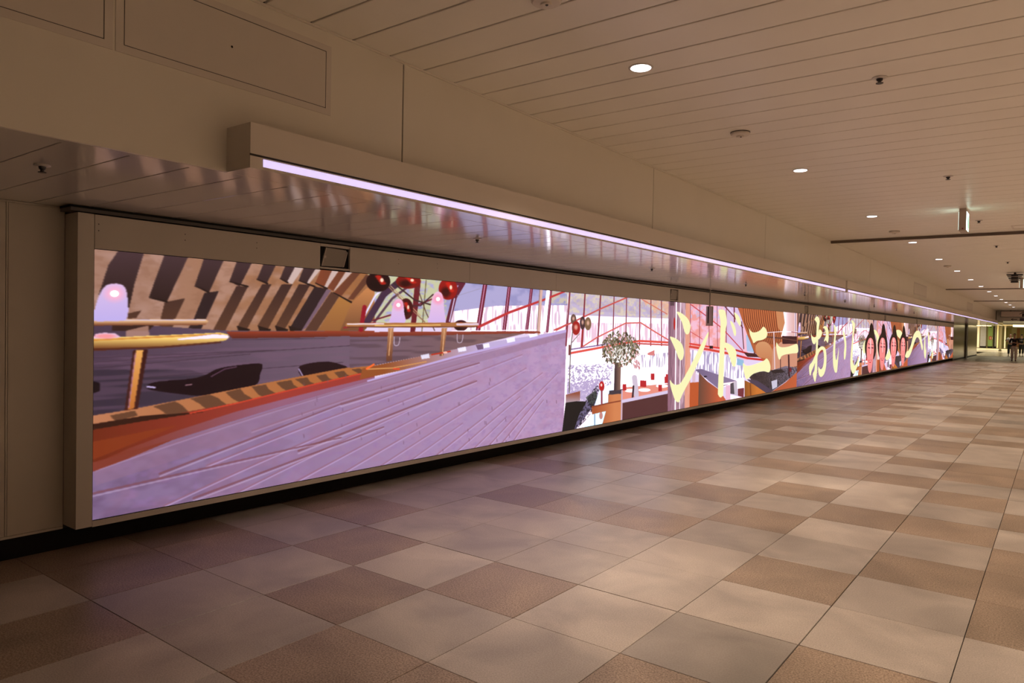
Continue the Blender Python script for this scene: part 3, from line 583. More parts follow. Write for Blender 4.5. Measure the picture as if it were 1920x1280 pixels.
LET = (250, 247, 188)
def draw_over(p):
    """yellow lettering and the four stretched heads (positions read on the wall plane)"""
    p.frame(1240, 560, 5.565); P = lambda q: p.poly(q, LET, sm=True)
    P([(163,138),(190,138),(235,165),(280,210),(305,270),(303,320),(290,360),(270,372),(250,355),(235,310),(215,240),(180,175)])
    P([(92,402),(120,400),(170,425),(215,470),(235,530),(235,590),(222,630),(200,642),(180,615),(160,560),(130,490)])
    P([(495,345),(488,400),(440,540),(380,680),(300,850),(230,980),(190,1070),(170,1078),(145,1055),(120,990),(95,900),(92,845),(110,870),(140,895),(165,895),(200,880),(250,800),(310,690),(400,510),(470,380)])
    P([(600,125),(630,112),(665,125),(680,180),(685,260),(672,330),(665,450),(655,700),(648,980),(635,1020),(615,1028),(597,1005),(592,960),(605,650),(618,350),(618,230)])
    P([(655,455),(690,462),(740,490),(780,540),(785,600),(778,690),(760,708),(740,690),(715,610),(680,530),(655,490)])
    P([(720,235),(745,245),(770,290),(782,350),(775,388),(760,375),(745,320)]); P([(762,145),(785,155),(815,190),(830,240),(828,285),(810,270),(780,215)])
    P([(918,310),(935,335),(960,350),(1000,345),(1035,325),(1065,292),(1090,310),(1106,350),(1105,385),(1090,410),(1050,430),(1000,440),(965,462),(950,430),(925,370)])
    P([(855,670),(885,695),(930,695),(1000,675),(1070,645),(1100,622),(1125,650),(1140,700),(1138,745),(1120,768),(1080,757),(1030,760),(960,785),(910,830),(890,838),(872,800),(855,720)])
    P([(1205,455),(1225,490),(1260,505),(1320,500),(1380,480),(1415,470),(1428,500),(1425,560),(1370,570),(1300,580),(1255,600),(1240,632),(1225,625),(1210,570),(1200,500)])
    p.frame(1490, 570, 7.531)
    P([(232,410),(250,450),(290,465),(330,420),(350,360),(380,375),(388,420),(360,480),(310,520),(290,560),(265,562),(245,520),(235,460)])
    P([(285,205),(318,172),(348,200),(355,260),(342,350),(335,500),(330,600),(322,800),(318,950),(300,1070),(288,1098),(270,1050),(258,980),(280,930),(292,800),(302,600),(308,400),(312,270),(290,230)])
    P([(290,720),(330,640),(370,600),(410,600),(440,640),(452,750),(445,880),(420,980),(380,1028),(350,1010),(335,950),(335,880),(350,900),(375,920),(400,880),(415,790),(410,680),(390,645),(350,680),(310,780),(270,880),(240,950),(228,1005),(212,990),(205,900),(215,855),(250,810)])
    P([(400,330),(430,308),(465,330),(480,390),(482,480),(470,545),(455,530),(440,510),(420,530),(418,505),(440,450),(440,390),(425,350)])
    P([(555,295),(580,320),(590,400),(582,480),(575,620),(578,740),(590,790),(605,740),(625,610),(622,700),(610,850),(600,950),(585,968),(565,950),(545,850),(542,700),(552,540),(562,420)])
    P([(680,390),(700,395),(722,470),(732,580),(725,720),(712,780),(698,770),(697,680),(705,560)])
    P([(805,230),(830,240),(855,290),(850,350),(835,450),(825,600),(820,750),(830,840),(855,860),(885,800),(910,730),(905,820),(880,900),(840,975),(815,972),(792,900),(788,780),(800,620),(815,470),(820,330)])
    p.frame(1600, 580, 9.145)
    for q in ([(205,530),(165,630),(165,720),(190,760),(225,700),(225,600)], [(355,345),(400,370),(440,450),(450,560),(425,600),(405,540),(385,450),(350,400)], [(600,670),(630,700),(640,800),(600,860),(570,870),(548,830),(560,790),(600,720)],
              [(740,360),(780,348),(820,370),(840,420),(810,500),(780,480),(750,440)], [(890,790),(920,720),(950,700),(990,600),(1030,450),(1070,380),(1105,362),(1140,380),(1165,450),(1180,560),(1195,640),(1180,700),(1155,600),(1135,520),(1110,480),(1080,490),(1040,590),(1000,720),(960,810),(930,828),(900,822)],
              [(1225,400),(1235,500),(1238,650),(1245,700),(1255,640),(1250,760),(1240,835),(1225,830),(1212,740),(1215,600),(1222,480)], [(1280,370),(1300,450),(1310,560),(1300,640),(1285,560),(1280,450)], [(1350,690),(1370,760),(1365,830),(1350,840),(1345,760)]): P(q)
    p.line([(395,560),(415,700),(432,850)], (14, 22), (250, 226, 200), 0.9)
    HAIR = (34, 14, 12); SK = ((252, 150, 150), (246, 130, 120), 'v', 500, 1060)
    for cx, a, sw, sh in ((298, 232, 1, 1), (505, 245, 0.87, 0.93), (695, 262, 0.76, 0.845), (857, 275, 0.66, 0.81)):
        F = lambda q: [(cx+(x-298)*sw, a+(y-232)*sh) for x, y in q]
        p.poly(F([(318,232),(340,280),(352,350),(375,480),(392,600),(390,720),(360,830),(330,860),(240,850),(215,780),(200,680),(205,560),(235,470),(270,400),(285,290),(300,250)]), HAIR, sm=True)
        p.poly(F([(298,487),(330,510),(350,580),(355,680),(345,800),(330,930),(310,1040),(285,1088),(258,1040),(245,930),(232,780),(232,640),(248,550),(270,500)]), (250, 142, 140), sm=True)
        p.line(F([(296,520),(300,640),(300,760)]), (26*sw, 18*sw), (255, 206, 206), 0.9); p.line(F([(262,585),(284,600)]), 12*sw, (120, 60, 70)); p.line(F([(314,600),(342,604)]), 12*sw, (120, 60, 70))
        for x in (272, 328): p.line(F([(x-10,655),(x+10,660)]), 20*sw, (120, 56, 70)); p.line(F([(x-3,657),(x+3,658)]), 6*sw, (40, 14, 20))
        p.line(F([(312,640),(312,740),(300,780)]), 7*sw, (214, 100, 100)); p.line(F([(268,870),(290,882),(308,868)]), 12*sw, (190, 30, 50)); p.line(F([(272,890),(288,908),(304,890)]), 12*sw, (200, 40, 60)); p.line(F([(276,884),(302,882)]), 8*sw, (255, 236, 236)); p.line(F([(262,1000),(285,1050),(306,1000)]), 6*sw, (220, 104, 90), 0.7)

def finish(img):
    k = img.copy(); k[:, 1:-1] = (img[:, :-2]+2*img[:, 1:-1]+img[:, 2:])/4; o = k.copy(); o[1:-1] = (k[:-2]+2*k[1:-1]+k[2:])/4; return o
base = Pic(2816, 448, SY0, SY0+PER); draw_interior(base)
raw = base.img.copy()
mats = []
for k, W_ in enumerate((2816, 1408, 1408)):
    if k == 0: pc = base
    else:
        pc = Pic(W_, 448, SY0+PER*k, SY0+PER*(k+1)); st_ = 2816//W_; pc.img = raw[:, ::st_].copy()*0.5+raw[:, st_-1::st_].copy()*0.5
    draw_over(pc); fin = np.clip(finish(pc.img), 0, 1)
    im = bpy.data.images.new('screen_picture', W_, 448, alpha=False); px_ = np.ones((448, W_, 4), np.float32); px_[..., :3] = fin
    im.pixels.foreach_set(px_.ravel()); im.update()
    m = bpy.data.materials.new('screen_picture'); m.use_nodes = True; nt = m.node_tree; b = nt.nodes['Principled BSDF']
    b.inputs['Base Color'].default_value = (0.01, 0.01, 0.012, 1); b.inputs['Roughness'].default_value = 0.6
    t = nt.nodes.new('ShaderNodeTexImage'); t.image = im; t.extension = 'EXTEND'
    nt.links.new(t.outputs[0], b.inputs['Emission Color'])
    sp = nt.nodes.new('ShaderNodeSeparateColor'); nt.links.new(t.outputs[0], sp.inputs[0]); bw = nt.nodes.new('ShaderNodeMath'); bw.operation = 'MINIMUM'; nt.links.new(sp.outputs[1], bw.inputs[0]); nt.links.new(sp.outputs[2], bw.inputs[1]); mr = nt.nodes.new('ShaderNodeMapRange'); mr.interpolation_type = 'SMOOTHSTEP'
    mr.inputs[1].default_value = 0.60; mr.inputs[2].default_value = 0.97; mr.inputs[3].default_value = SCREEN_E; mr.inputs[4].default_value = SCREEN_E*3.2   # white parts of an LED wall outshine its mid tones
    nt.links.new(bw.outputs[0], mr.inputs[0]); nt.links.new(mr.outputs[0], b.inputs['Emission Strength'])
    mats.append(m)
me = bpy.data.meshes.new('display_panel'); v = []; f = []
for k in range(3):
    a, b = SY0+PER*k-2.1+(0.001 if k == 0 else 0), SY0+PER*(k+1)-2.1; n = len(v)
    v += [(-0.0035, a, Z0), (-0.0035, b, Z0), (-0.0035, b, Z1), (-0.0035, a, Z1)]; f.append((n, n+1, n+2, n+3))
a, b = SY0-2.1, SY1-2.1; n = len(v)
v += [(-0.0085, a, Z0), (-0.0085, b, Z0), (-0.0085, b, Z1), (-0.0085, a, Z1)]; f.append((n+3, n+2, n+1, n)); f += [(0, n, n+1, 9), (n+2, n+3, 3, 10), (0, 3, n+3, n), (9, n+1, n+2, 10)]
me.from_pydata(v, [], f); uv = me.uv_layers.new(name='uv')
for p_ in me.polygons:
    p_.material_index = p_.index if p_.index < 3 else 3
    for li, q in zip(p_.loop_indices, ((0, 0), (1, 0), (1, 1), (0, 1))): uv.data[li].uv = q
o = link('display_panel', me, mats+[M_BLACK], vw)

# ================================================================ LIGHT HOUSING WITH LED LINE
def housing(a, b, lb):
    e = empty('linear_light', (FX, a, SZ), lb, 'light', 'long LED light housings on the upper wall')
    L = b-a; m = MB()
    m.slab((0.001, 0, 0.0), (BX-FX-0.006, L, 0.212), 0, 1, 0.001); link('housing', m.mesh(), M_BOX, e)
    boxobj('front_cover', (BX-FX-0.0055, 0, 0.066), (BX-FX, L, 0.212), M_BOX, e)
    boxobj('dark_slot', (BX-FX-0.0057, 0, 0.055), (BX-FX-0.004, L, 0.066), M_JOINT, e)
    boxobj('lamp_channel', (BX-FX-0.0055, 0.0, 0.0), (BX-FX-0.001, L, 0.055), M_BOX, e)
    boxobj('underside', (0.001, 0, -0.003), (BX-FX-0.001, L, -0.0005), M_SOFFIT, e)
    n = max(1, round(L/4.0)); s = (L-0.08)/n
    for k in range(n):
        m = MB(); y0 = 0.07+k*s; y1 = y0+s-0.004; X = BX-FX
        m.face([(X-0.0005, y0, 0.012), (X-0.0005, y1, 0.012), (X+0.003, y1, 0.048), (X+0.003, y0, 0.048)])
        m.face([(X-0.0008, y0, 0.012), (X-0.0008, y0, 0.048), (X+0.003, y0, 0.048), (X-0.0005, y0, 0.012)])
        m.face([(X-0.0008, y1, 0.048), (X-0.0008, y1, 0.012), (X-0.0005, y1, 0.012), (X+0.003, y1, 0.048)])
        m.face([(X-0.0008, y0, 0.048), (X-0.0008, y1, 0.048), (X+0.003, y1, 0.048), (X+0.003, y0, 0.048)])
        m.face([(X-0.0008, y0, 0.012), (X-0.0008, y1, 0.012), (X-0.0005, y1, 0.012), (X-0.0005, y0, 0.012)])
        link('led_diffuser', m.mesh(), M_LED, e)
housing(1.966, 13.86, 'long ivory light housing with lavender LED line, nearest one on the upper wall')
housing(13.99, 53.5, 'second ivory light housing with LED line beyond the narrow gap')

# ================================================================ DOWNLIGHTS
ordn = ['first', 'second', 'third', 'fourth', 'fifth', 'sixth', 'seventh', 'eighth', 'ninth', 'tenth', 'eleventh', 'twelfth', 'thirteenth', 'fourteenth', 'fifteenth']
dl_ring = MB().lathe((0, 0, 0), [(0.076, 0.0), (0.076, 0.003), (0.070, 0.005), (0.064, 0.004)], 2, 32, sgn=-1).mesh('trim_ring', True); dl_ring.materials.append(M_RING)
dl_lamp = MB().lathe((0, 0, -0.0045), [(0.0625, 0.0), (0.061, 0.002), (0.03, 0.0035)], 2, 32, sgn=-1).mesh('lamp_disc', True); dl_lamp.materials.append(M_LAMP)
def downlight(x, y, W, label, group, cone=108):
    e = empty('ceiling_downlight', (x, y, CZ), label, 'ceiling light', group)
    link('trim_ring', dl_ring, None, e); link('lamp_disc', dl_lamp, None, e)
    ld = bpy.data.lights.new('downlight_lamp', 'SPOT'); ld.energy = W; ld.color = DOWN_C; ld.shadow_soft_size = 0.06
    ld.spot_size = math.radians(cone); ld.spot_blend = 1.0
    lo = bpy.data.objects.new('downlight_lamp', ld); COL.objects.link(lo); lo.parent = e; lo.location = (0, 0, -0.012)
for k in range(14):
    downlight(2.975, 4.04+3.445*k, DOWN_W, 'round white ceiling downlight, %s in the row counting from the camera' % ordn[k], 'downlights in the row along the screen side')
for k in range(-1, 15):
    downlight(7.35, 4.04+3.445*k, DOWN_W2, 'round white ceiling downlight of the row across the passage, out of view', 'downlights across the passage', 130)

# ================================================================ OTHER SIDE, BACK AND END OF THE PASSAGE
boxobj('wall_right', (RX, Y0-0.3, 0), (RX+0.25, Y1+16, CZ+0.1), M_WALL, kind='structure', label='ivory wall across the passage')
boxobj('wall_back', (WX-0.4, Y0-0.3, 0), (RX, Y0, CZ+0.1), M_WALL, kind='structure', label='ivory wall behind the camera')
# ================================================================ HATCHES ON THE UPPER WALL
M_HATCH = painted('hatch_paint', (0.67, 0.61, 0.54), 0.42, 0.03, 0.01)
def hatch(y0, y1, z0, z1, label, fr=0.034, key=True):
    e = empty('access_hatch', (FX, y0, z0), label, 'access hatch', 'access hatches on the upper wall')
    W, H_ = y1-y0, z1-z0; t = 0.004
    for a, b in (((0, 0), (W, fr)), ((0, H_-fr), (W, H_)), ((0, fr), (fr, H_-fr)), ((W-fr, fr), (W, H_-fr))):
        boxobj('frame', (0.0003, a[0], a[1]), (t, b[0], b[1]), M_HATCH, e)
    boxobj('gap', (0.0003, fr, fr), (0.0012, W-fr, H_-fr), M_LINE, e)
    g = 0.0035
    slabobj('door', (0.0013, fr+g, fr+g), (t-0.0005, W-fr-g, H_-fr-g), 0, 1, 0.0006, M_HATCH, e)
    if key:
        m = MB().lathe((t-0.0004, W*0.475, H_*0.5), [(0.006, 0), (0.005, 0.001)], 0, 12); link('keyhole', m.mesh(), M_BLACK, e)
hatch(1.440, 2.590, 2.703, 3.084, 'long access hatch with keyhole above the near end of the light housing')
hatch(0.28, 1.428, 2.703, 3.084, 'access hatch cut by the upper left corner of the picture')
ya, yb = on_x((1713.5, 540), FX)[1], on_x((1737.5, 540), FX)[1]; za = 2.66
hatch(ya, yb, za, za+0.36, 'small distant access hatch on the upper wall, nearer of two', 0.03, False)
hatch(ya+14.5, yb+14.5, za, za+0.36, 'small distant access hatch on the upper wall, farther of two', 0.03, False)

# ================================================================ SPRINKLERS, DETECTORS
def sprinkler(x, y, z, label, grp, s=1.0):
    e = empty('sprinkler_head', (x, y, z), label, 'sprinkler', grp)
    m = MB().lathe((0, 0, 0), [(0.036*s, 0), (0.036*s, 0.004), (0.026*s, 0.008)], 2, 20, sgn=-1); link('cover_ring', m.mesh(smooth=False), M_RING, e)
    m = MB().lathe((0, 0, -0.008), [(0.016*s, 0), (0.014*s, 0.012), (0.008*s, 0.016), (0.008*s, 0.026)], 2, 14, sgn=-1); link('nozzle', m.mesh(), M_DMETAL, e)
    m = MB().lathe((0, 0, -0.034), [(0.018*s, 0), (0.018*s, 0.003)], 2, 14, sgn=-1); link('deflector', m.mesh(), M_DMETAL, e)
lab = ['nearest the left edge of the picture', 'second along the soffit from the left', 'third along the soffit from the left', 'fourth along the soffit from the left', 'fifth along the soffit', 'sixth along the soffit, beyond the housing gap', 'seventh along the soffit, tiny in the distance', 'eighth along the soffit, faint dot', 'ninth along the soffit, last visible dot']
for k in range(9): sprinkler(1.17, 1.39+3.25*k, SZ-0.0005, 'small sprinkler head under the low soffit, '+lab[k], 'sprinklers under the low soffit')
lab = ['nearest and largest, upper right', 'second from the camera, above the exit sign', 'third from the camera, just right of the exit sign', 'fourth from the camera, beyond the dark ceiling joint', 'fifth from the camera', 'sixth, near the louvred ceiling speaker', 'seventh from the camera', 'eighth, tiny dot near the end']
for k in range(8): sprinkler(4.135, 5.037+3.50*k, CZ-0.0005, 'small sprinkler on the main ceiling, '+lab[k], 'sprinklers on the main ceiling', 1.25)
def detector(x, y, label):
    e = empty('smoke_detector', (x, y, CZ-0.0005), label, 'smoke detector', 'detectors on the main ceiling')
    m = MB().lathe((0, 0, 0), [(0.078, 0), (0.078, 0.005)], 2, 28, sgn=-1); link('shadow_gap', m.mesh(), M_DMETAL, e)
    m = MB().lathe((0, 0, -0.005), [(0.075, 0), (0.076, 0.012), (0.068, 0.020), (0.030, 0.024), (0.028, 0.032), (0.02, 0.034)], 2, 28, sgn=-1); link('body', m.mesh(), M_BOX, e)
    m = MB().lathe((0.01, -0.01, -0.039), [(0.008, 0), (0.006, 0.004)], 2, 10, sgn=-1); link('sensor', m.mesh(), M_DMETAL, e)
detector(2.965, 5.81, 'round shallow smoke detector between the first and second downlights')
detector(3.03, 2.93, 'round smoke detector cut off by the top edge of the picture')
detector(2.962, 12.70, 'distant round detector in the downlight row just before the dark joint')
detector(2.945, 19.6, 'far round detector beyond the dark ceiling joint, right of the downlights')

# louvred speaker hanging from the ceiling
e = empty('ceiling_speaker', (4.13, 22.3, CZ), 'dark tapered louvred ceiling unit before the second exit sign', 'speaker')
boxobj('stem', (-0.02, -0.02, -0.05), (0.02, 0.02, 0), M_DMETAL, e)
for k in range(5):
    r = 0.17-0.022*k; z = -0.05-0.045*k; boxobj('louvre', (-r, -r, z-0.02), (r, r, z), M_DMETAL if k % 2 == 0 else M_METAL, e)
boxobj('core', (-0.07, -0.07, -0.26), (0.07, 0.07, -0.0505), M_DMETAL, e)

# exit signs
M_EXW = mat('exit_sign_white', (0.8, 0.85, 0.8), 0.4, emis=(0.72, 1.0, 0.86), es=3.2)
M_EXG = mat('exit_sign_green', (0.0, 0.2, 0.08), 0.4, emis=(0.02, 0.30, 0.12), es=1.0)
M_EXB = painted('sign_case', (0.42, 0.34, 0.27), 0.45, 0.02, 0)
M_RED = mat('red_pilot', (0.25, 0.01, 0.01), 0.4)
def exit_sign(x, y, label):
    e = empty('exit_sign', (x, y, CZ), label, 'exit sign', 'lit exit signs under the ceiling')
    boxobj('mount_plate', (0, 0.03, -0.035), (0.075, 0.25, 0), M_EXB, e)
    slabobj('case', (0.0, 0.0, -0.285), (0.082, 0.30, -0.036), 0, 1, 0.004, M_EXB, e)
    for sx, x0, x1 in ((1, 0.0822, 0.0850), (-1, -0.003, -0.0002)):
        boxobj('lit_face', (x0, 0.012, -0.275), (x1, 0.288, -0.046), M_EXW, e)
    X = 0.0856
    m = MB(); S = lambda pts: m.face([(X, 0.15+a, -0.16+b) for a, b in pts])
    S([(0.02,-0.08),(0.11,-0.08),(0.11,0.08),(0.02,0.08)]); link('door_mark', m.mesh(), M_EXG, e)
    m = MB(); f = lambda pts: m.face([(X, 0.15+a, -0.16+b) for a, b in pts])
    f([(-0.05,0.0),(-0.02,-0.005),(-0.012,0.045),(-0.04,0.05)]); f([(-0.05,0.0),(-0.035,-0.01),(-0.07,-0.075),(-0.088,-0.07)]); f([(-0.035,0),(-0.02,-0.005),(-0.002,-0.04),(-0.012,-0.05)]); f([(-0.04,0.05),(-0.03,0.04),(-0.075,0.015),(-0.078,0.024)])
    m.face([(X, 0.15-0.022+0.013*math.cos(t), -0.16+0.066+0.013*math.sin(t)) for t in np.linspace(0, 6.283, 11)[:-1]])
    link('running_figure', m.mesh(), M_EXG, e); bpy.data.objects[e.children[-1].name]['kind'] = 'stuff'
    m = MB().lathe((0.045, 0.0, -0.262), [(0.010, 0), (0.006, 0.006)], 1, 12, sgn=-1); link('pilot_lamp', m.mesh(), M_RED, e)
exit_sign(4.018, 10.76, 'lit exit sign with running figure seen edge-on, nearest one under the ceiling')
exit_sign(4.16, 24.3, 'second lit exit sign farther off at the right edge')

# ceiling hatch
e = empty('ceiling_hatch', (4.47, 12.83, CZ), 'thin square hatch frame in the ceiling right of the exit sign', 'ceiling hatch')
for a, b in (((0, 0), (0.5, 0.02)), ((0, 0.40), (0.5, 0.42)), ((0, 0.02), (0.02, 0.40)), ((0.48, 0.02), (0.5, 0.40))):
    boxobj('frame', (a[0], a[1], -0.006), (b[0], b[1], -0.0004), M_BOX, e)
boxobj('shadow_line', (0.02, 0.022, -0.003), (0.48, 0.034, -0.0004), M_LINE, e)

# hanging bracket in front of the screen
q = on_x((1330, 609), 0.07)
e = empty('hanging_bracket', (0.07, q[1], SZ), 'small grey box with a dark slot hung on a rod before the screen', 'bracket')
m = MB().lathe((0, 0, 0), [(0.030, 0), (0.030, 0.006), (0.010, 0.010), (0.010, 0.300)], 2, 14, sgn=-1); link('rod', m.mesh(), M_METAL, e)
M_BR = mat('bracket_grey', (0.33, 0.31, 0.27), 0.5)
boxobj('box', (-0.055, -0.03, -0.645), (0.055, 0.03, -0.301), M_BR, e)
boxobj('slot', (-0.024, -0.032, -0.610), (-0.004, -0.0295, -0.310), M_BLACK, e)
boxobj('end_cap', (-0.057, -0.032, -0.652), (0.057, 0.032, -0.6455), M_TRIM, e)

# ================================================================ END OF THE PASSAGE
M_STEEL = mat('polished_panel', (0.60, 0.55, 0.45), 0.2, metal=0.75)
wf = boxobj('wall_left_far', (-0.5, 50.43, 0.0), (-0.012, 66.0, SZ+0.02), M_JOINT, kind='structure', label='polished metal-faced wall beyond the screen')
yy = 50.44
for k, d in enumerate((1.7, 1.7, 1.7, 1.7)): slabobj('wall_panel', (-0.012, yy+0.01, 0.10), (0.0, yy+d-0.01, SZ-0.002), 0, 1, 0.002, M_STEEL, wf); yy += d
boxobj('column_cover', (-0.012, yy+0.01, 0.0), (0.06, yy+1.0, SZ-0.002), mat('bronze_cover', (0.16, 0.115, 0.075), 0.4), wf); yy += 1.02
while yy < 65.5: slabobj('wall_panel', (-0.012, yy+0.01, 0.10), (0.0, min(yy+1.7, 66)-0.01, SZ-0.002), 0, 1, 0.002, M_STEEL, wf); yy += 1.7
boxobj('bottom_rail', (-0.012, 50.44, 0.0), (-0.002, 66, 0.098), M_TRIM, wf)
bulk = boxobj('wall_end_upper', (FX-0.26, 56.0, 2.50), (RX, 56.3, CZ+0.1), painted('bulkhead_paint', (0.86, 0.80, 0.70), 0.5, 0.03, 0), kind='structure', label='beige bulkhead closing the high ceiling')
boxobj('ceiling_far', (WX-12, 56.31, 2.78), (RX+3, 116, 2.9), painted('hall_ceiling', (0.62, 0.56, 0.40), 0.6, 0.03, 0), kind='structure', label='yellowish ceiling of the far hall')
boxobj('trim_1', (FX-0.2, 66.2, 2.42), (RX, 66.5, 2.779), painted('beam', (0.6, 0.55, 0.42), 0.5, 0.02, 0), kind='structure', label='pale beam across the hall entrance')
boxobj('floor_threshold', (-0.5, 66.02, -0.10), (RX, 82.0, -0.0035), painted('dark_stone', (0.12, 0.10, 0.08), 0.25, 0.1, 0), kind='structure', label='dark polished stone band at the end of the passage')
boxobj('floor_hall', (-14, 82.02, -0.10), (RX+3, 116, -0.0035), painted('hall_stone', (0.66, 0.60, 0.46), 0.3, 0.05, 0), kind='structure', label='pale bright floor of the far hall')
M_HW = painted('hall_wall', (0.66, 0.62, 0.32), 0.45, 0.05, 0)
boxobj('wall_far', (-14, 114.0, 0), (RX+3, 114.4, 2.9), M_HW, kind='structure', label='yellow-green wall of the far hall')
def at(q, y): return on_y(q, y)
def slabq(name, q0, q1, y, dep, m, label, cat, z0=None, parent=None, **k):
    a, b = at(q0, y), at(q1, y); zz0 = z0 if z0 is not None else b[2]
    return boxobj(name, (a[0], y, zz0), (b[0], y+dep, a[2]), m, parent, label=label, cat=cat, **k)
# things standing in the hall
def stand(name, x0, x1, vt, col, label, cat, y=108.0, base=0.22, extra=None):
    a, b = at((x0, vt), y), at((x1, vt), y); e = empty(name, (a[0], y, 0.0), label, cat); W = b[0]-a[0]; H_ = min(a[2], 2.77)
    boxobj('base', (0, 0, -0.003), (W, 0.5, base), M_BLACK, e); boxobj('board', (0.01, 0.02, base+0.001), (W-0.01, 0.45, H_), col, e)
    boxobj('cap', (0, 0, H_+0.001), (W, 0.5, min(H_+0.03, 2.779)), M_METAL, e)
    return e, W, H_
stand('notice_stand', 1838.5, 1849.5, 609, painted('pale_blue_board', (0.50, 0.52, 0.60), 0.5, 0.1, 0), 'tall pale grey-blue board on a black plinth in the far hall', 'board')
e, W, H_ = stand('poster_stand', 1853, 1862, 609, painted('green_board', (0.25, 0.40, 0.12), 0.5, 0.1, 0), 'tall green board with a red and white mark in the far hall', 'board')
M_RW = mat('red_mark', (0.45, 0.06, 0.03), 0.5); M_WM = mat('white_mark', (0.8, 0.7, 0.6), 0.5)
boxobj('red_mark', (0.10, 0.005, 1.05), (W-0.10, 0.018, 1.48), M_RW, e)
for dx in (0.22, 0.42): boxobj('white_mark', (dx, -0.002, 1.12), (dx+0.07, 0.004, 1.38), M_WM, e)
boxobj('dark_header', (0.16, 0.005, H_-0.16), (W-0.14, 0.018, H_-0.05), M_BLACK, e)
e, W, H_ = stand('cabinet', 1863.2, 1868.5, 611, painted('cabinet_grey', (0.42, 0.42, 0.40), 0.5, 0.05, 0), 'narrow grey cabinet right of the green board', 'cabinet')
boxobj('door_edge', (0.0, 0.005, 0.23), (0.14, 0.018, H_-0.02), M_BLACK, e)
def pillar(x0, x1, col, label, y=104.0):
    a, b = at((x0, 620), y), at((x1, 620), y); e = empty('hall_column', (a[0], y, 0), label, 'column', 'columns of the far hall'); W = b[0]-a[0]
    boxobj('shaft', (0, 0, 0.101), (W, 0.5, 2.60), col, e); boxobj('foot', (-0.02, -0.02, -0.003), (W+0.02, 0.5, 0.10), M_METAL, e); boxobj('head', (-0.03, -0.03, 2.601), (W+0.03, 0.5, 2.779), col, e)
M_C1 = painted('cream_column', (0.74, 0.66, 0.40), 0.4, 0.04, 0); M_C2 = painted('white_column', (0.70, 0.66, 0.55), 0.4, 0.04, 0)
pillar(1825.5, 1828, M_C1, 'slim cream column at the left of the far hall'); pillar(1832.5, 1836.5, M_C2, 'whitish column just left of the grey-blue board')
pillar(1869.6, 1872.2, M_C1, 'slim cream column right of the narrow grey cabinet'); pillar(1874.0, 1878.2, M_C1, 'bright cream column beside the hall entrance, closest to the hanging signs', 90.0); pillar(1883.5, 1886, M_C2, 'column standing before the yellow-green hall wall')
# low ceiling lamp shade in the hall
a = at((1899, 609), 80); b = at((1926, 613), 80)
e = empty('hall_lamp', (a[0], 80, 2.779), 'wide glowing warm lamp under the far hall ceiling', 'ceiling light')
M_WARM = mat('warm_glow', (0.9, 0.8, 0.5), 0.5, emis=(1.0, 0.80, 0.42), es=2.6)
boxobj('shade', (0, 0, a[2]-2.779-0.16), (b[0]-a[0], 2.5, -0.06), M_WARM, e); boxobj('mount', (0.2, 0.5, -0.059), (b[0]-a[0]-0.2, 2.0, -0.0005), M_METAL, e)
e = empty('hall_light_strip', (at((1831, 610), 100)[0], 100, 2.779), 'short warm strip lights under the hall ceiling at left', 'ceiling light')
for k in range(3): boxobj('strip', (0.5*k, 0, -0.10), (0.5*k+0.35, 1.5, -0.001), M_WARM, e)
# wall panels on the hall's back wall
for k, (x0, x1, c) in enumerate(((1879.5, 1883, (0.55,0.50,0.22)), (1886.5, 1891, (0.40,0.38,0.10)), (1891.5, 1897, (0.50,0.42,0.14)), (1907, 1913, (0.45,0.20,0.05)), (1913.5, 1922, (0.45,0.42,0.14)))):
    a, b = at((x0, 612), 113.9), at((x1, 612), 113.9); boxobj('wall_panel', (a[0], 113.93, 0.1), (b[0], 113.999, 2.6), painted('hall_panel', c, 0.5, 0.1, 0), bpy.data.objects['wall_far'])
# hall lights; the last is fill added to brighten the far people
for x, y, E_ in ((-1.5, 100, 420), (4.0, 98, 380), (-7, 104, 380), (3.5, 86, 220), (2.8, 68.5, 150)):
    ld = bpy.data.lights.new('hall_area_light', 'AREA'); ld.energy = E_; ld.color = (1.0, 0.86, 0.60); ld.shape = 'RECTANGLE'; ld.size = 5; ld.size_y = 5
    lo = bpy.data.objects.new('hall_area_light', ld); COL.objects.link(lo); lo.location = (x, y, 2.74)

# ================================================================ HANGING SIGNS
M_SGN = painted('sign_face', (0.74, 0.62, 0.54), 0.45, 0.02, 0)
e = empty('hanging_sign', (2.035, 55.35, CZ), 'wide brownish-grey hanging sign with a black up arrow', 'sign')
for x in (0.5, 2.6): boxobj('hanger', (x, 0.03, -0.034), (x+0.06, 0.09, 0), M_DMETAL, e)
boxobj('frame', (0, 0.01, -0.415), (4.2, 0.12, -0.034), M_DMETAL, e); boxobj('face', (0.025, 0.0, -0.400), (4.175, 0.0095, -0.05), M_SGN, e)
m = MB(); cx, cz = 1.17, -0.22
m.face([(cx-0.045, -0.002, cz-0.16), (cx+0.045, -0.002, cz-0.16), (cx+0.045, -0.002, cz+0.04), (cx-0.045, -0.002, cz+0.04)])
m.face([(cx-0.19, -0.002, cz-0.03), (cx-0.19, -0.002, cz+0.0), (cx, -0.002, cz+0.15), (cx+0.19, -0.002, cz+0.0), (cx+0.19, -0.002, cz-0.03), (cx, -0.002, cz+0.09)])
link('up_arrow', m.mesh(), M_BLACK, e, kind='stuff')
e = empty('direction_sign', (2.0, 55.97, 2.60), 'lower pale sign with a black left arrow and dark square', 'sign')
M_SG2 = painted('pale_sign_face', (0.88, 0.80, 0.66), 0.45, 0.02, 0)
boxobj('panel', (0.02, -0.02, -0.095), (4.6, 0.029, 0.125), M_SG2, e)
m = MB(); cx, cz = 0.72, 0.02
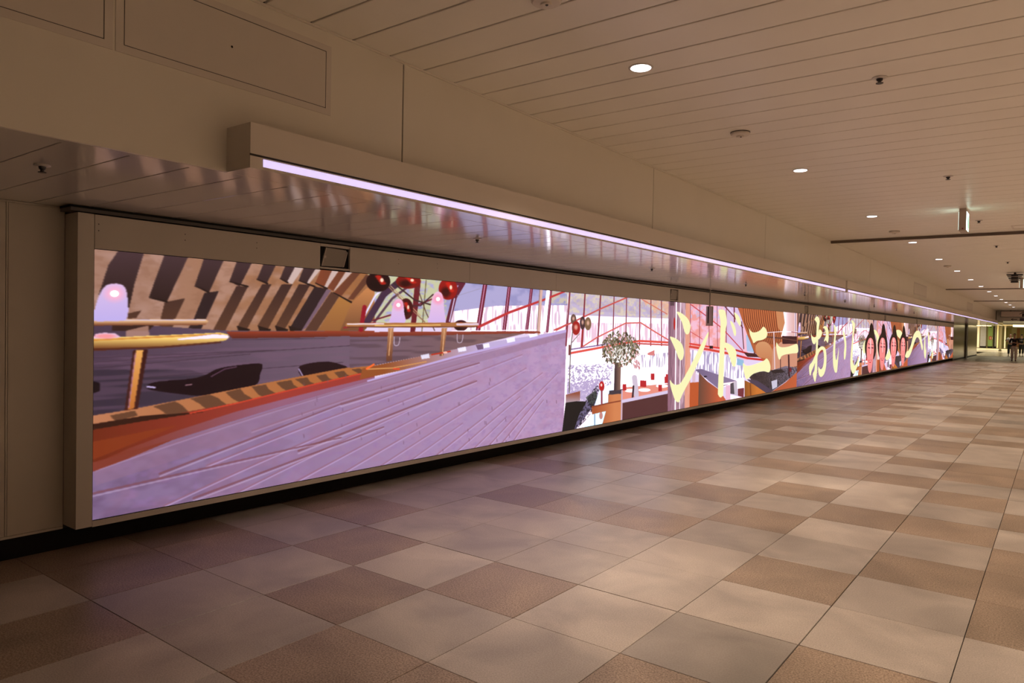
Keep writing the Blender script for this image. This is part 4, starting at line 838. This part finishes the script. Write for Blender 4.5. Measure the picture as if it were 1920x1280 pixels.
m.face([(cx-0.06, -0.022, cz-0.018), (cx+0.17, -0.022, cz-0.018), (cx+0.17, -0.022, cz+0.018), (cx-0.06, -0.022, cz+0.018)])
m.face([(cx-0.17, -0.0222, cz), (cx-0.05, -0.0222, cz-0.07), (cx-0.02, -0.0222, cz-0.07), (cx-0.09, -0.0222, cz), (cx-0.02, -0.0222, cz+0.07), (cx-0.05, -0.0222, cz+0.07)])
link('left_arrow', m.mesh(), M_BLACK, e, kind='stuff')
boxobj('dark_square', (1.02, -0.024, -0.09), (1.36, -0.0205, 0.10), mat('purple_square', (0.10, 0.07, 0.11), 0.5), e)

# ================================================================ PEOPLE
def skin(name, pts, edges, m, parent, sub=2, root=0):
    """pts: {key: (x,y,z,r)}"""
    me = bpy.data.meshes.new(name); bm = bmesh.new(); L = bm.verts.layers.skin.verify(); V = {}
    for i, (k, p) in enumerate(pts.items()):
        v = bm.verts.new(p[:3]); r = p[3]; v[L].radius = (r, p[4] if len(p) > 4 else r); v[L].use_root = (i == root); V[k] = v
    for a, b in edges: bm.edges.new((V[a], V[b]))
    bm.to_mesh(me); bm.free(); o = link(name, me, m, parent)
    mo = o.modifiers.new('skin', 'SKIN'); mo.use_smooth_shade = True; mo.branch_smoothing = 0.6
    ms = o.modifiers.new('sub', 'SUBSURF'); ms.levels = sub; ms.render_levels = sub; return o
M_SKIN = mat('skin_tone', (0.42, 0.22, 0.15), 0.5); M_HAIR = mat('black_hair', (0.012, 0.01, 0.01), 0.5)
def person(x, y, rot, label, shirt, trousers, shoe, hands_front=True, stride=0.14, sleeve=True, extra=None):
    e = empty('person', (x, y, 0), label, 'person'); e.rotation_euler = (0, 0, rot)   # local -y is forward
    f = -1
    A = {'pel': (0,0,.93,.105,.09), 'ab': (0,0,1.08,.105,.085), 'ch': (0,-.01,1.28,.125,.095), 'nb': (0,0,1.43,.06), 'nk': (0,-.01,1.49,.046), 'hd': (0,-.02,1.56,.062,.075), 'h2': (0,-.015,1.63,.072,.085), 'h3': (0,-.01,1.685,.055,.062)}
    E_ = [('pel','ab'),('ab','ch'),('ch','nb'),('nb','nk'),('nk','hd'),('hd','h2'),('h2','h3')]
    hands = {}
    for s, n in ((-1, 'l'), (1, 'r')):
        st_ = stride*s*f
        A.update({n+'hip': (s*.09,0,.88,.088), n+'kn': (s*.10,st_*.55-.02,.49,.056), n+'cf': (s*.10,st_*.8+.01,.34,.052), n+'an': (s*.10,st_,.09,.036), n+'ft': (s*.115,st_-.12,.035,.032)})
        E_ += [('pel',n+'hip'),(n+'hip',n+'kn'),(n+'kn',n+'cf'),(n+'cf',n+'an'),(n+'an',n+'ft')]
        if hands_front: el, wr, hn = (s*.25,-.02,1.10), (s*.10,-.27,1.13), (s*.035,-.30,1.14)
        else: el, wr, hn = (s*.245,.03,1.12), (s*.27,-.06,.87), (s*.27,-.08,.80)
        A.update({n+'sh': (s*.175,0,1.39,.058), n+'el': (*el,.042), n+'wr': (*wr,.027), n+'hn': (*hn,.030,.02)})
        E_ += [('ch',n+'sh'),(n+'sh',n+'el'),(n+'el',n+'wr'),(n+'wr',n+'hn')]; hands[n] = (Vector(wr), Vector(hn), s)
    b = skin('body', A, E_, M_SKIN, e)
    for n, (wr, hn, s) in hands.items():
        d = (hn-wr).normalized(); up = Vector((0, 0, 1)) if abs(d.z) < .7 else Vector((0, 1, 0)); side = d.cross(up).normalized()
        for k in range(4):
            o_ = up*(.027-.018*k) if hands_front else Vector((0, -.027+.018*k, 0)); L_ = (.062, .070, .066, .052)[k]; bend = -side*s*0.018 if hands_front else Vector((-s*.02, 0, 0))
            skin('finger', {0: (*(hn+o_*.6),.009), 1: (*(hn+d*.035+o_),.0085), 2: (*(hn+d*(.035+L_*.5)+o_+bend*.3),.0075), 3: (*(hn+d*(.035+L_)+o_+bend*1.2),.006)}, [(0,1),(1,2),(2,3)], M_SKIN, b, 1)
        o_ = up*.03 if hands_front else Vector((0, -.03, 0))
        skin('thumb', {0: (*(hn-d*.01+o_*.5),.011), 1: (*(hn+d*.015+o_*1.2),.0095), 2: (*(hn+d*.045+o_*1.5),.007)}, [(0,1),(1,2)], M_SKIN, b, 1)
    # face
    for s in (-1, 1):
        m = MB().lathe((s*.030, -.100, 1.618), [(.010, 0), (.007, .006)], 1, 10, sgn=-1); link('eye', m.mesh(), M_BLACK, b)
        m = MB().box((s*.030-.014, -.104, 1.634), (s*.030+.014, -.096, 1.639)); link('eyebrow', m.mesh(), M_HAIR, b)
        skin('ear', {0: (s*.074,-.005,1.60,.014,.010), 1: (s*.079,0,1.63,.014,.010)}, [(0,1)], M_SKIN, b, 1)
    skin('nose', {0: (0,-.098,1.622,.007), 1: (0,-.114,1.592,.012)}, [(0,1)], M_SKIN, b, 1)
    m = MB().box((-.022, -.099, 1.558), (.022, -.092, 1.566)); link('mouth', m.mesh(), mat('lip', (0.30, 0.10, 0.08), 0.5), b)
    skin('hair', {0: (0,.035,1.60,.076,.070), 1: (0,.012,1.67,.080,.085), 2: (0,-.035,1.708,.058,.042)}, [(0,1),(1,2)], M_HAIR, e)
    # clothes
    S = {'b': (0,0,.90,.150,.115), 'ab': (0,0,1.06,.145,.115), 'ch': (0,-.01,1.27,.150,.115), 'nb': (0,0,1.42,.080,.075)}; Q = [('b','ab'),('ab','ch'),('ch','nb')]
    for s, n in ((-1,'l'),(1,'r')):
        el = A[n+'el']; sh = A[n+'sh']; k = .75 if not sleeve else 1.0
        mid = tuple(sh[i]+(el[i]-sh[i])*(.55 if not sleeve else .92) for i in range(3))
        S.update({n+'s': (*sh[:3],.076), n+'e': (*mid,.068)}); Q += [('ch',n+'s'),(n+'s',n+'e')]
    skin('shirt', S, Q, shirt, e)
    T = {'w': (0,0,.93,.125,.10)}; Q = []
    for s, n in ((-1,'l'),(1,'r')):
        T.update({n+'h': (s*.095,0,.84,.115), n+'k': (A[n+'kn'][0],A[n+'kn'][1],.49,.092), n+'a': (A[n+'an'][0],A[n+'an'][1],.12,.080)}); Q += [('w',n+'h'),(n+'h',n+'k'),(n+'k',n+'a')]
    skin('trousers', T, Q, trousers, e)
    for n in 'lr':
        a = A[n+'an']; skin('shoe', {0: (a[0],a[1]+.03,.048,.046), 1: (a[0],a[1]-.06,.046,.046), 2: (a[0]*1.05,a[1]-.16,.036,.036)}, [(0,1),(1,2)], shoe, e)
    if extra: extra(e)
    return e
M_BLK = mat('black_cloth', (0.018, 0.017, 0.018), 0.85); M_KHA = painted('khaki_cloth', (0.66, 0.60, 0.50), 0.85, 0.12, 0, 12)
M_SHOE = mat('dark_shoe', (0.05, 0.02, 0.02), 0.5)
m_st = mat('striped_cloth', (0.8, 0.8, 0.8), 0.8); nt = m_st.node_tree; g = nt.nodes.new('ShaderNodeNewGeometry'); sx = nt.nodes.new('ShaderNodeSeparateXYZ'); nt.links.new(g.outputs['Position'], sx.inputs[0])
mm = nt.nodes.new('ShaderNodeMath'); mm.operation = 'MULTIPLY'; mm.inputs[1].default_value = 11.0; nt.links.new(sx.outputs[2], mm.inputs[0])
fr = nt.nodes.new('ShaderNodeMath'); fr.operation = 'FRACT'; nt.links.new(mm.outputs[0], fr.inputs[0]); gt = nt.nodes.new('ShaderNodeMath'); gt.operation = 'GREATER_THAN'; gt.inputs[1].default_value = 0.36; nt.links.new(fr.outputs[0], gt.inputs[0])
mx = nt.nodes.new('ShaderNodeMix'); mx.data_type = 'RGBA'; mx.inputs[6].default_value = (0.04, 0.04, 0.05, 1); mx.inputs[7].default_value = (0.75, 0.78, 0.84, 1); nt.links.new(gt.outputs[0], mx.inputs[0]); nt.links.new(mx.outputs[2], nt.nodes['Principled BSDF'].inputs['Base Color'])
person(2.83, 55.15-0.4, -0.05, 'person in a black t-shirt and loose grey trousers walking nearest, hands held together', M_BLK, M_KHA, M_SHOE, True, 0.10, True)
def bag(e):
    m = skin('backpack', {0: (0,.20,1.08,.13,.10), 1: (0,.21,1.30,.13,.10)}, [(0,1)], mat('grey_bag', (0.10,0.09,0.085), 0.8), e)
p2 = person(2.60, 72.2, math.pi, 'person all in black walking away at the right edge', M_BLK, M_BLK, mat('pale_shoe', (0.5,0.5,0.5), 0.6), False, 0.16, True, bag)
def sbag(e):
    skin('shoulder_bag', {0: (-.24,.05,1.12,.10,.12), 1: (-.26,.05,1.32,.10,.11)}, [(0,1)], M_BLK, e)
q = at((1894.6, 640), 69.5)
p3 = person(q[0], 69.5, 0.0, 'person in a white and black striped top half hidden behind the nearest person', m_st, M_BLK, M_SHOE, True, 0.05, False, sbag)
